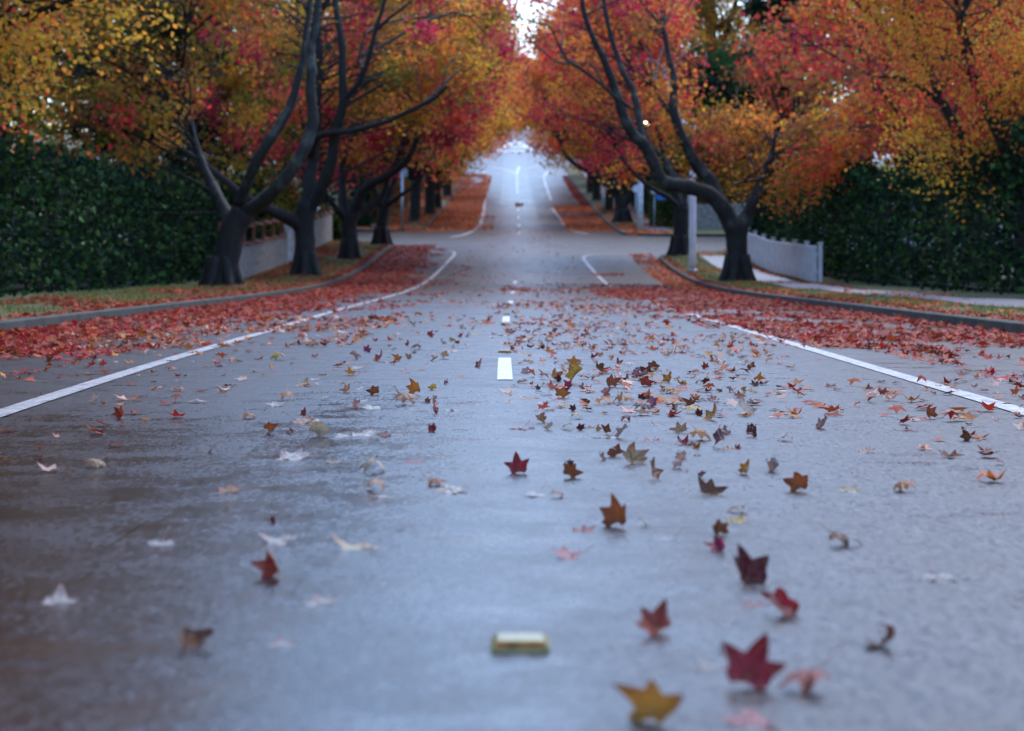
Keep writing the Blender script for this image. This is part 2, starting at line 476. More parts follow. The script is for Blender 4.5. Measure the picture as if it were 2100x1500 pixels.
# verges and kerbs
def edge_path(a0, a1):
    """(lat, d) path along the kerb of a block, seen for the positive side"""
    p = []
    if a0 > -20:
        p += [(60, a0), (30, a0), (15, a0)] + [(KERB + CR - CR * math.sin(t), a0 + CR - CR * math.cos(t)) for t in np.linspace(0, math.pi / 2, 9)]
    else: p += [(KERB, a0)]
    s0 = p[-1][1]; s1 = a1 - CR if a1 < 460 else a1
    p += [(KERB, d) for d in np.arange(s0 + 1.5, s1 - .5, 2.)]
    if a1 < 460:
        p += [(KERB + CR - CR * math.cos(t), a1 - CR + CR * math.sin(t)) for t in np.linspace(0, math.pi / 2, 9)] + [(15, a1), (30, a1), (60, a1)]
    else: p += [(KERB, a1)]
    return np.array(p)
for q, a0, a1 in BL:
    s = -1 if q == 'L' else 1
    pth = edge_path(a0, a1)
    T = np.gradient(pth, axis=0); T /= np.linalg.norm(T, axis=1)[:, None]
    Nn = np.c_[T[:, 1], -T[:, 0]]     # towards the verge
    prof = [(0, -.06), (0.015, .115), (.035, .128), (.16, .132), (.16, .0)]
    V = []
    for (la, d), (nx, ny) in zip(pth, Nn):
        for o_, h in prof:
            l2, d2 = la + nx * o_, d + ny * o_
            V.append((s * l2 + cx(d2), d2, rz(la, d) + h))
    k = len(prof)
    kb = MB(); kb.add(V, [(i * k + j, i * k + j + 1, (i + 1) * k + j + 1, (i + 1) * k + j) for i in range(len(pth) - 1) for j in range(k - 1)])
    tag(kb.build('kerb', M['kerb'], smooth=False), kind='structure')
    # verge sheet
    dd = np.unique(np.concatenate([np.linspace(a0, min(a0 + CR, a1), 12), np.arange(a0 + CR, a1 - CR, 1.5), np.linspace(a1 - CR, a1, 12)]))
    lat_t = np.array([0, .15, .4, .8, 1.2, 1.7, 2.2, 2.8, 3.5, 4.3, 5.5, 7.5, 11, 18, 30, 46])
    V = []
    for d in dd:
        t0 = d - a0 if a0 > -20 else 99; t1 = a1 - d if a1 < 460 else 99
        t = min(t0, t1); e = KERB
        if t < CR: e = KERB + CR - math.sqrt(max(CR * CR - (CR - t) ** 2, 0))
        l = e + .16 + lat_t * (60 - e - .16) / 46.
        dcl = d
        if t0 < .16: dcl = a0 + .16
        if t1 < .16: dcl = a1 - .16
        for la in l: V.append((s * la + cx(d), dcl, vz(la * s, d)))
    n = len(lat_t); m = len(dd)
    fs = [(i * n + j, i * n + j + 1, (i + 1) * n + j + 1, (i + 1) * n + j) for i in range(m - 1) for j in range(n - 1)]
    if s < 0: fs = [f[::-1] for f in fs]
    vb = MB(); vb.add(V, fs)
    tag(vb.build('grass_verge', M['grass'], smooth=True), kind='structure')
for d0, d1 in ((-18, 79.5), (107, 226)):
    sheet('footpath', np.array([7.0, 7.4, 7.8, 8.15]), np.arange(d0, d1, 1.5), lambda l, d: vz(l, d) + .02, M['path'])

# ------------------------------------------------------------------ road markings (sheets 4 mm above the road)
def stripe(mb, path, w, dz=.005):
    pth = np.array(path, float)
    T = np.gradient(pth, axis=0); T /= np.linalg.norm(T, axis=1)[:, None]
    Nn = np.c_[-T[:, 1], T[:, 0]]
    V = []
    for (la, d), (nx, ny) in zip(pth, Nn):
        for s in (-.5, 0, .5):
            l2, d2 = la + nx * s * w, d + ny * s * w
            V.append((l2 + cx(d2), d2, rz(l2, d2) + dz))
    mb.add(V, [(i * 3 + j, i * 3 + j + 1, i * 3 + j + 4, i * 3 + j + 3)[::-1] for i in range(len(pth) - 1) for j in range(2)])
def dense(p, per=8): return catmull(np.array(p, float), per)
k = 0
for i in range(12):
    d0 = 11.75 + 12 * i
    if 66 < d0 < 100: continue
    mb = MB(); stripe(mb, [(-.0, d) for d in np.linspace(d0, d0 + 2.8, 8)], .09 if i < 6 else .12)
    o = mb.build('centre_line_dash', M['paint'])
    wd = ['nearest', 'second', 'third', 'fourth', 'fifth', 'sixth', 'seventh', 'eighth', 'ninth', 'tenth', 'eleventh', 'twelfth']
    k += 1
    tag(o, ('white centre line dash in sharp focus among the leaves, nearest of the dashes' if k == 1 else f'white centre line dash, {wd[k - 1]} up the middle of the road from the camera'), 'road marking', 'white dashes along the centre of the road')
def line(name, path, w, label, group=None):
    mb = MB(); stripe(mb, path, w)
    o = mb.build(name, M['worn']); tag(o, label, 'road marking', group); return o
GL = 'white parking edge lines'
line('edge_line', dense([(-2.3, 7), (-2.45, 14), (-2.55, 24), (-2.7, 34), (-2.75, 48), (-2.75, 60), (-2.7, 70), (-2.6, 77), (-2.52, 81), (-2.65, 83.2), (-3.1, 84.4), (-3.9, 84.8)]), .125, 'white edge line sweeping along the near left gutter and hooking left at the corner', GL)
line('edge_line', dense([(2.4, 7), (2.5, 14), (2.6, 24), (2.65, 34), (2.75, 48), (2.75, 58), (2.7, 68), (2.6, 75), (2.55, 78.5), (2.75, 80.6), (3.2, 81.6), (4.3, 81.9), (5.1, 81.9)]), .125, 'white edge line curving round the near right parking bay before the side street', GL)
line('edge_line', dense([(-3.4, 102), (-2.9, 107), (-2.5, 115), (-2.35, 126), (-2.45, 145), (-2.7, 170), (-2.9, 198), (-2.95, 208), (-3.2, 215), (-4, 220), (-5.2, 222)]), .22, 'white edge line beside the leaf covered verge past the left side street', GL)
line('edge_line', dense([(3.6, 108), (3.1, 112), (2.8, 120), (2.7, 133), (2.45, 148)]), .2, 'white edge line past the right side street, half buried in leaves', GL)
line('edge_line', dense([(2.65, 162), (2.7, 180), (2.75, 205), (2.95, 214), (3.5, 220), (4.4, 223)]), .24, 'white edge line hooking right just before the far intersection', GL)
line('centre_line', [(0, d) for d in np.linspace(176, 222, 24)], .16, 'solid white centre line leading up to the far intersection')
line('fork_line', dense([(-.05, 214), (-.6, 219), (-1.2, 223), (-2.3, 227), (-4., 230)]), .2, 'white line forking left from the centre line at the far intersection', 'forked lines at the far intersection')
line('fork_line', dense([(.05, 216), (.15, 222), (.25, 227), (.3, 230)]), .26, 'short white line forking right beside the centre line at the far intersection', 'forked lines at the far intersection')
line('fork_line', dense([(1.2, 226), (1.9, 229), (2.6, 231)]), .2, 'short slanted white line right of the fork at the far intersection', 'forked lines at the far intersection')
line('stop_line', [(l, 274.) for l in np.linspace(2.0, 5.0, 8)], 1.7, 'broad white stop line on the right beyond the far intersection')
t = empty('traffic_island', (cx(264), 264, zr(264)), 'white outlined triangular traffic island on the road beyond the far intersection', 'traffic island')
bm_ = MB(); A = (-2.35, 263.5); B = (2.4, 263.5); C = (-.1, 288)
V = [(l + cx(d), d, rz(l, d) + .005) for l, d in (A, B, C)]
bm_.add(V, [(0, 1, 2)]); bm_.build('island_surface', M['island'], t)
for nm, pth, w_, dz_ in (('border', [A, B], 2.8, .012), ('border', [A, C], .95, .018), ('border', [B, C], .95, .024), ('cross_bar', [(-1.35, 272.5), (1.35, 272.5)], 2.6, .030)):
    mb = MB(); p = np.array(pth, float); stripe(mb, [p[0] + (p[1] - p[0]) * u for u in np.linspace(0, 1, 14)], w_, dz_); mb.build(nm, M['paint'], t)
    mb = MB(); p = np.array(pth, float); stripe(mb, [p[0] + (p[1] - p[0]) * u for u in np.linspace(0, 1, 14)], w_, .011 if nm == 'border' and w_ > 1 else (.016 if nm == 'border' else .021)); mb.build(nm, M['paint'], t)

# raised pavement markers: cream body with an amber reflector facing the camera
def rrpm(d, label, parts):
    x = cx(d) + (.0 if d > 6 else 0.0); z = rz(0, d)
    t = empty('road_marker', (x, d, z), label, 'road marker', 'raised road markers along the centre line')
    w_, l_, h_ = .051, .05, .019
    V = []
    for z_, sx_, y0, y1 in ((0, 1, -l_, l_), (.006, 1, -l_ + .003, l_ - .003), (h_ - .002, .82, -l_ + .014, l_ - .014), (h_, .76, -l_ + .020, l_ - .020)):
        V += [(-w_ * sx_, y0, z_), (w_ * sx_, y0, z_), (w_ * sx_, y1, z_), (-w_ * sx_, y1, z_)]
    f = [(i * 4 + j, i * 4 + (j + 1) % 4, (i + 1) * 4 + (j + 1) % 4, (i + 1) * 4 + j) for i in range(3) for j in range(4)] + [(12, 13, 14, 15), (3, 2, 1, 0)]
    mb = MB(); mb.add(np.array(V), f); ob = mb.build('marker_body', M['cream'], t, local=True)
    if parts:
        for sgn in (-1, 1):
            y0, y1 = sgn * (l_ - .0037), sgn * (l_ - .0112)
            q = [(-w_ * .86, y0, .0075), (w_ * .86, y0, .0075), (w_ * .78, y1, .0150), (-w_ * .78, y1, .0150)]
            mb = MB(); mb.add(np.array(q) , [(0, 1, 2, 3) if sgn < 0 else (3, 2, 1, 0)]); mb.build('reflector', M['amber'], t, local=True)
for i in range(8):
    d = 3.5 + 12 * i
    rrpm(d, ['cream raised road marker with an amber reflector lying close before the camera', 'raised road marker with a thin amber reflector just behind the sharp white dash'][i] if i < 2 else
         f'small pale raised road marker on the centre line, {wd[i]} from the camera', i < 3)

# small round service cover on the right verge
# ------------------------------------------------------------------ fences
def fence_left():
    d0, d1, la = 58., 91., -8.3
    t = empty('paling_fence', (la + cx(d0), d0, vz(la, d0)), 'weathered grey paling fence with red brown rails along the left verge', 'fence')
    pal = MB()
    for d in np.arange(d0, d1, .17):
        if 73.3 < d < 75.0:
            if pal.n: pal.build('palings', M['paling'], t); pal = MB()
            continue
        h = (1.0 if d < 73 else 1.2) + rng.normal(0, .02)
        z = vz(la, d)
        pal.box((la + cx(d), d + .075, z + h / 2), (.02, .145, h))
    pal.build('palings', M['paling'], t)
    for zz in (1.06, 1.62):
        for a, b_ in ((d0, 73.3), (75, d1)):
            mb = MB(); n = int((b_ - a) / 2); dd = np.linspace(a, b_, n + 1)
            for i in range(n):
                if zz > 1.5 and dd[i] > 75: continue
                m_ = (dd[i] + dd[i + 1]) / 2; zo = 1.3 if dd[i] > 74 else zz
                mb.box((la + cx(m_) + .0, m_, vz(la, m_) + zo), (.09, (b_ - a) / n, .11))
            if mb.n: mb.build('rail', M['redrail'], t)
    for d in np.arange(d0, d1, 2.4):
        if 72.5 < d < 75.5: continue
        mb = MB(); mb.box((la + cx(d) - .08, d, vz(la, d) + .85), (.1, .1, 1.7)); mb.build('post', M['redrail'], t)
fence_left()
def gate():
    d = 74.1; la = -8.3
    t = empty('garden_gate', (la + cx(d), d, vz(la, d)), 'narrow garden gate with tall white posts in the paling fence on the left', 'gate')
    for dd, h in ((73.35, 1.75), (74.95, 1.5)):
        mb = MB(); z = vz(la, dd); mb.box((la + cx(dd), dd, z + h / 2), (.15, .15, h)); mb.box((la + cx(dd), dd, z + h + .03), (.2, .2, .06)); mb.build('gate_post', M['white'], t)
    mb = MB()
    for q in np.linspace(73.5, 74.8, 9): mb.box((la + cx(q), q, vz(la, q) + .62), (.02, .1, 1.05))
    for h in (.3, .95): mb.box((la + cx(d) + .025, d, vz(la, d) + h), (.03, 1.4, .08))
    mb.build('gate_leaf', M['white'], t)
gate()
def fence_right():
    la = 8.45; d0, d1 = 57., 81.5
    t = empty('white_fence', (la + cx(d0), d0, vz(la, d0)), 'white painted picket fence beside the right footpath, returning round the corner', 'fence')
    pk = MB()
    def picket(x, y, z, h, along):
        sx_, sy_ = (.02, .105) if along else (.105, .02)
        V = []
        hx, hy = sx_ / 2, sy_ / 2
        for zz in (0.04, h): V += [(-hx, -hy, zz), (hx, -hy, zz), (hx, hy, zz), (-hx, hy, zz)]
        top = [(-hx, 0, h + .06), (hx, 0, h + .06)] if along else [(0, -hy, h + .06), (0, hy, h + .06)]
        V = np.array(V + top) + np.array((x, y, z))
        f = [(0, 1, 5, 4), (1, 2, 6, 5), (2, 3, 7, 6), (3, 0, 4, 7)]
        f += [(4, 5, 9, 8), (6, 7, 8, 9), (5, 6, 9), (7, 4, 8)] if along else [(4, 8, 9, 7), (5, 6, 9, 8), (4, 5, 8), (6, 7, 9)]
        pk.add(V, f)
    for d in np.arange(d0, d1, .122): picket(la + cx(d), d, vz(la, d), 1.0 + .005 * rng.normal(), True)
    for l in np.arange(la + .12, 24, .122): picket(l + cx(d1), d1, vz(l, d1), 1.0, False)
    pk.build('pickets', M['white'], t)
    for h in (.3, .82):
        mb = MB(); dd = np.linspace(d0, d1, 13)
        for i in range(12): 
            m_ = (dd[i] + dd[i + 1]) / 2; mb.box((la + cx(m_) + .035, m_, vz(la, m_) + h), (.04, (d1 - d0) / 12, .09))
        mb.box((16.3 + cx(d1), d1 + .035, vz(16, d1) + h), (15.2, .04, .09)); mb.build('rail', M['white'], t)
    for d in list(np.arange(d0, d1, 2.7)) + [d1 - .02]:
        mb = MB(); z = vz(la, d); mb.box((la + cx(d) + .11, d, z + .56), (.11, .11, 1.12)); mb.box((la + cx(d) + .11, d, z + 1.14), (.15, .15, .04)); mb.build('post', M['white'], t)
fence_right()
def fence_far():
    d = 113.5
    t = empty('paling_fence', (9.2 + cx(d), d, vz(9.2, d)), 'grey timber paling fence along the far side of the right side street', 'fence')
    mb = MB()
    for l in np.arange(9.2, 26, .16):
        h = 1.35 + rng.normal(0, .02); mb.box((l + cx(d), d, vz(l, d) + h / 2), (.14, .02, h))
    mb.build('palings', M['paling'], t)
    for l in np.arange(9.2, 26, 2.4):
        mb = MB(); mb.box((l + cx(d), d + .07, vz(l, d) + .7), (.1, .1, 1.4)); mb.build('post', M['paling'], t)
fence_far()

# ------------------------------------------------------------------ poles, lamps, signs
def light_pole():
    d = 68.; x = P(1420, 557, d)[0]; z0 = vz(x - cx(d), d)
    t = empty('street_light', (x, d, z0), 'tall pale street light pole with an upswept arm on the right verge between two trees', 'street light')
    mb = MB(); mb.tube([(x, d, z0 - .1), (x, d, z0 + .35), (x, d, z0 + 4.9)], [.125, .123, .095], 14); mb.build('shaft', M['steel'], t, True)
    mb = MB(); mb.tube([(x, d, z0 - .05), (x, d, z0 + .06), (x, d, z0 + .09)], [.20, .20, .15], 14); mb.build('base_plate', M['galv'], t, True)
    pts = catmull([(x, d, z0 + 4.85), P(1416, 262, d), P(1396, 246, d), P(1376, 195, d), P(1360, 140, d), P(1346, 127, d)], 6)
    mb = MB(); mb.tube(pts, np.linspace(.085, .06, len(pts)), 10); mb.build('arm', M['steel'], t, True)
    e = P(1346, 127, d); mb = MB(); mb.tube([e + (.12, 0, -.03), e + (.02, 0, 0), e + (-.28, 0, .05), e + (-.34, 0, .05)], [.05, .075, .07, .03], 10); mb.build('lamp_head', M['galv'], t, True)
    mb = MB(); b0 = np.array((x - .15, d, z0 + 2.4)); mb.box(b0, (.02, .18, .28)); mb.build('number_plate', M['whitesign'], t)
light_pole()
def utility_pole():
    d = 110.; x = P(1313, 485, d)[0]; z0 = vz(x - cx(d), d)
    t = empty('utility_pole', (x, d, z0), 'timber utility pole with pale lower half and lit lamp beyond the right side street', 'utility pole')
    mb = MB(); mb.tube([(x, d, z0 + 2.7), (x, d, z0 + 9.6)], [.135, .11], 12); mb.build('shaft', M['wood'], t, True)
    mb = MB(); mb.tube([(x, d, z0 - .1), (x, d, z0 + 2.72)], [.15, .14], 12); mb.build('pale_base', M['palepole'], t, True)
    mb = MB(); mb.box((x, d - .16, z0 + 9.1), (2.0, .09, .11))
    for dx in (-.85, -.45, .45, .85): mb.tube([(x + dx, d - .16, z0 + 9.15), (x + dx, d - .16, z0 + 9.32)], [.04, .03], 8)
    mb.build('cross_arm', M['wood'], t)
    L_ = P(1326, 253, d - 1.6)
    mb = MB(); mb.tube([(x, d, L_[2] - .3), (x + .1, d - .5, L_[2] + .05), (L_[0], L_[1] + .2, L_[2] + .16)], [.03, .03, .025], 8); mb.build('lamp_bracket', M['galv'], t, True)
    mb = MB(); a = np.linspace(0, math.pi, 8); mb.tube([L_ + (0, 0, -.12 * math.cos(q)) for q in a], np.maximum(.12 * np.sin(a), .005), 12); mb.build('lamp', M['lamp'], t, True)
    mb = MB(); mb.tube([L_ + (0, 0, .08), L_ + (0, 0, .2)], [.2, .05], 12); mb.build('lamp_hood', M['galv'], t, True)
utility_pole()
def disc(mb, c, r, th=.012, n=20):
    c = np.array(c); mb.tube([c + (0, -th, 0), c + (0, th, 0)], [r, r], n)
def sign_posts():
    d = 107.5; x = P(1304, 480, d)[0]; z0 = vz(x - cx(d), d)
    t = empty('sign_post', (x, d, z0), 'slim grey sign post with a small round white disc beside the utility pole', 'sign')
    mb = MB(); mb.tube([(x, d, z0 - .05), (x, d, z0 + 2.45)], [.035, .035], 10); mb.build('post', M['galv'], t, True)
    mb = MB(); disc(mb, (x, d - .06, z0 + 2.3), .2); mb.build('disc', M['whitesign'], t)
    d = 115.; x = P(1342, 468, d)[0]; z0 = rz(8, d) + .13
    t = empty('street_name_sign', (x, d, z0), 'street name sign with a blue blade on a grey post beyond the right side street', 'sign')
    mb = MB(); mb.tube([(x, d, z0 - .05), (x, d, z0 + 1.95)], [.045, .045], 10); mb.build('post', M['galv'], t, True)
    mb = MB(); a = np.linspace(0, math.pi, 8); mb.tube([(x - .03, d, z0 + 2.05 - .16 * math.cos(q)) for q in a], np.maximum(.16 * np.sin(a), .005), 12); mb.build('cap', M['whitesign'], t, True)
    mb = MB(); mb.box((x + .5, d - .05, z0 + 1.72), (.78, .03, .26)); mb.build('blade', M['bluesign'], t)
    d = 113.; x = P(825, 470, d)[0]; z0 = vz(x - cx(d), d)
    t = empty('sign_post', (x, d, z0), 'blue grey steel sign post on the leafy corner past the left side street', 'sign')
    mb = MB(); mb.tube([(x, d, z0 - .05), (x, d, z0 + 3.1)], [.075, .07], 10); mb.build('post', M['galv'], t, True)
    mb = MB(); mb.box((x + .0, d + .07, z0 + 3.1), (.6, .02, .45)); mb.build('plate', M['galv'], t)
    d = 138.; x = P(1237, 447, d)[0]; z0 = vz(x - cx(d), d)
    t = empty('verge_post', (x, d, z0), 'short pale green post on the right verge before the leaning tree', 'post')
    mb = MB(); mb.tube([(x, d, z0 - .05), (x, d, z0 + 1.25)], [.11, .10], 10); mb.build('shaft', simple('pale_green_paint', (.20, .26, .22), .6, 4), t, True)
    mb = MB(); disc(mb, (x, d - .11, z0 + 1.18), .1); mb.build('reflector', M['whitesign'], t)
sign_posts()

# ------------------------------------------------------------------ silver car in the left side street, half hidden by the trunks
def car():
    d = 107.; xf = -8.6 + cx(d); z0 = rz(-9, d)
    t = empty('parked_car', (xf - 2.1, d, z0), 'silver hatchback parked in the left side street, half hidden behind the tree trunks', 'car')
    prof = [(-4.2, .35), (-4.25, .7), (-4.1, .95), (-3.7, 1.05), (-3.3, 1.38), (-2.5, 1.48), (-1.8, 1.45), (-1.0, 1.02), (-.35, .88), (-.02, .68), (0, .38), (-.2, .25), (-4.0, .25)]
    V = []; n = len(prof)
    for yy, k_ in ((-.84, 1), (-.80, 1), (.80, 1), (.84, 1)):
        for (px_, pz_) in prof:
            ins = .10 * max(pz_ - .95, 0) / .5
            y2 = yy - math.copysign(ins, yy) 
            kk = 1 if abs(yy) < .82 else .985
            V.append((xf + (px_ + 2.1) * kk - 2.1, d + y2, z0 + pz_ * (1 if kk == 1 else .99)))
    f = [(i * n + j, i * n + (j + 1) % n, (i + 1) * n + (j + 1) % n, (i + 1) * n + j) for i in range(3) for j in range(n)] + [tuple(range(n))[::-1], tuple(3 * n + j for j in range(n))]
    mb = MB(); mb.add(V, f); mb.build('body', M['carpaint'], t, True)
    for sg in (-1, 1):
        mb = MB(); y = d + sg * .80
        mb.add([(xf - 3.45, y + sg * .025, z0 + 1.04), (xf - 1.2, y + sg * .025, z0 + 1.04), (xf - 1.85, y - sg * .055, z0 + 1.37), (xf - 3.15, y - sg * .055, z0 + 1.35)], [(0, 1, 2, 3)]); mb.build('side_window', M['glass'], t)
        for wx in (-.75, -3.4):
            mb = MB(); mb.tube([(xf + wx, d + sg * .70, z0 + .31), (xf + wx, d + sg * .86, z0 + .31)], [.31, .31], 20); wo = mb.build('wheel', M['rubber'], t)
            mb = MB(); mb.tube([(xf + wx, d + sg * .865, z0 + .31), (xf + wx, d + sg * .875, z0 + .31)], [.19, .17], 16)
            ro = link('rim', mb.mesh('rim'), M['galv']); ro.parent = wo; ro.matrix_parent_inverse = Matrix.Translation(-Vector(t.location))
            ro.matrix_parent_inverse = Matrix.Translation(Vector((0, 0, 0)))
        mb = MB(); mb.box((xf - .07, d + sg * .58, z0 + .66), (.12, .34, .15)); mb.build('headlight', M['whitesign'], t)
    mb = MB(); mb.add([(xf - 1.06, d - .68, z0 + 1.07), (xf - 1.06, d + .68, z0 + 1.07), (xf - 1.74, d + .64, z0 + 1.44), (xf - 1.74, d - .64, z0 + 1.44)], [(0, 1, 2, 3)]); mb.build('windscreen', M['glass'], t)
car()

# ------------------------------------------------------------------ house behind the right hand trees
def house(name, lat0, lat1, d0, d1, wall, ridge, label):
    d = (d0 + d1) / 2; z0 = vz((lat0 + lat1) / 2, d) - .3; c = cx(d)
    t = empty(name, ((lat0 + lat1) / 2 + c, d, z0), label, 'house')
    x0, x1 = lat0 + c, lat1 + c
    mb = MB(); mb.box(((x0 + x1) / 2, d, z0 + wall / 2), (x1 - x0, d1 - d0, wall))
    xm = (x0 + x1) / 2
    for dd in (d0, d1): mb.add([(x0, dd, z0 + wall), (x1, dd, z0 + wall), (xm, dd, z0 + ridge - .1)], [(0, 1, 2)])
    mb.build('wall', M['brick'], t)
    mb = MB(); ov = .5; sl_ = (ridge - wall) / (xm - x0)
    for sg, xa in ((-1, x0 - ov), (1, x1 + ov)):
        za = z0 + wall - ov * sl_
        q = [(xa, d0 - ov, za), (xa, d1 + ov, za), (xm, d1 + ov, z0 + ridge), (xm, d0 - ov, z0 + ridge)]
        V = np.array(q + [(a, b_, e + .18) for a, b_, e in q])
        mb.add(V, [(0, 1, 2, 3), (7, 6, 5, 4), (0, 4, 5, 1), (1, 5, 6, 2), (2, 6, 7, 3), (3, 7, 4, 0)])
    ro = mb.build('roof', M['roof'], t)
    mb = MB(); mb.box((xm + 1.6, d, z0 + ridge - .1), (.7, .7, 1.9)); mb.build('chimney', M['brick'], t)
    for wx in np.linspace(x0 + 1.6, x1 - 1.6, 3):
        mb = MB(); mb.box((wx, d0 - .02, z0 + wall * .55), (1.5, .1, 1.4)); wo = mb.build('window', M['white'], t)
        mb = MB(); mb.box((wx, d0 - .075, z0 + wall * .55), (1.3, .03, 1.2)); mb.build('pane', M['glass'], t)
house('brick_house', 11.4, 21.5, 124, 136, 4.6, 7.4, 'brick house with a grey gabled roof among the trees past the right side street')
# ================================================================== TREES
PAL = {  # leaf colours (linear base colours)
 'crimson': [(.40, .014, .065), (.46, .03, .075), (.30, .014, .06), (.48, .07, .08)],
 'red':     [(.48, .050, .04), (.54, .09, .045), (.40, .025, .045), (.52, .13, .05)],
 'orange':  [(.52, .17, .035), (.55, .22, .04), (.48, .12, .035), (.50, .26, .05)],
 'gold':    [(.54, .30, .045), (.50, .32, .05), (.60, .26, .035), (.46, .32, .04)],
 'ochre':   [(.36, .19, .030), (.30, .17, .03), (.38, .15, .03), (.24, .17, .03)],
 'olive':   [(.17, .16, .025), (.20, .19, .03), (.12, .13, .025), (.27, .20, .03)],
 'brown':   [(.24, .10, .035), (.30, .12, .04), (.20, .08, .03)],
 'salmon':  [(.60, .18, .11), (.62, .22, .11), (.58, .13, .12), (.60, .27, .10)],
 'green':   [(.030, .085, .022), (.045, .11, .03), (.022, .06, .02), (.06, .12, .03)],
 'dark':    [(.012, .028, .016), (.018, .036, .02), (.010, .022, .014)],
 'golddark': [(.30, .17, .025), (.26, .15, .025), (.34, .19, .03)],
}
for _k in list(PAL):
    if _k not in ('green', 'dark', 'golddark', 'olive'): PAL[_k] = [tuple(min(q * 1.35, .85) for q in c_) for c_ in PAL[_k]]
def leaf_quads(cen, size, cols, flat=.0):
    """one folded kite (4 verts, 2 tris) per centre"""
    n = len(cen)
    a = rng.normal(size=(n, 3)); a[:, 2] *= (1 - flat); a /= np.linalg.norm(a, axis=1)[:, None]
    h = rng.normal(size=(n, 3)); b = np.cross(a, h); b /= np.linalg.norm(b, axis=1)[:, None]
    c = np.cross(a, b)
    s = (size * rng.uniform(.65, 1.25, n))[:, None]
    V = np.empty((n, 5, 3))
    V[:, 0] = cen + a * s * .62
    V[:, 1] = cen + b * s * .5 + c * s * .14 + a * s * .08
    V[:, 2] = cen - a * s * .48 + b * s * .22
    V[:, 3] = cen - a * s * .48 - b * s * .22
    V[:, 4] = cen - b * s * .5 + c * s * .14 + a * s * .08
    i = np.arange(n)[:, None] * 5
    f = np.concatenate([i + np.array([[0, 1, 2]]), i + np.array([[0, 2, 3]]), i + np.array([[0, 3, 4]])])
    return V.reshape(-1, 3), f, np.repeat(cols, 5, axis=0)
def crown_mesh(name, cl, rad, per, pals, size, weights=None, colour_fn=None):
    """cl: cluster centres; each cluster takes one palette, each leaf one of its colours"""
    m = len(cl); cnt = np.maximum((per * rng.uniform(.45, 1.4, m)).astype(int), 6)
    idx = np.repeat(np.arange(m), cnt); n = len(idx)
    r = np.broadcast_to(rad, (m,))
    off = rng.normal(size=(n, 3)) * np.array([1, 1, .72]) * .55
    cen = cl[idx] + off * r[idx][:, None]
    names = list(pals); w_ = np.array(weights if weights is not None else np.ones(len(names)), float); w_ /= w_.sum()
    if colour_fn is not None: pk = colour_fn(cl)
    else: pk = [names[q] for q in rng.choice(len(names), m, p=w_)]
    cols = np.empty((n, 3))
    start = 0
    for i in range(m):
        pal = np.array(PAL[pk[i]]); k = cnt[i]
        cols[start:start + k] = pal[rng.integers(0, len(pal), k)]
        start += k
    cols *= rng.uniform(.72, 1.22, (n, 1)) * rng.uniform(.92, 1.08, (n, 3))
    V, f, c = leaf_quads(cen, size, cols)
    return np_mesh(name, V, f, c)
def ell_clusters(n, c, r, shell=.55, low=None):
    out = []
    c = np.array(c); r = np.array(r)
    while len(out) < n:
        u = rng.normal(size=3); u /= np.linalg.norm(u)
        t = shell + (1 - shell) * rng.random() ** .7 if rng.random() < .78 else rng.random() ** .5
        wob = 1 + .16 * math.sin(3.1 * u[0] + 2 * u[2] + c[1]) + .12 * math.sin(5 * u[1] - 3 * u[0])
        p = c + u * r * t * wob
        out.append(p)
    return np.array(out)
def twigs(mb, cl, skel, srad=None, r0=.03, frac=1.):
    skel = np.asarray(skel)
    for p in cl:
        if rng.random() > frac: continue
        w_ = skel.copy()
        d = np.linalg.norm((skel - p) * np.array([1, 1, 1.]), axis=1) + 1.3 * np.maximum(skel[:, 2] - p[2] + .9, 0)
        q = skel[np.argmin(d)]
        L_ = np.linalg.norm(p - q)
        if L_ < .3: continue
        mid = (p + q) / 2 + rng.normal(size=3) * .10 * L_ + np.array([0, 0, .10 * L_])
        pts = catmull([q, mid, p], 3)
        rr = np.clip(r0 * (.4 + L_ * .35), .012, .075)
        mb.tube(pts, np.linspace(rr, rr * .3, len(pts)), 5, cap=False)
        for _ in range(2):
            e = p + rng.normal(size=3) * .5
            mb.tube([pts[3], e], [rr * .4, .005], 4, cap=False)
def trunk_pts(base, pts):
    return np.array([base] + pts)

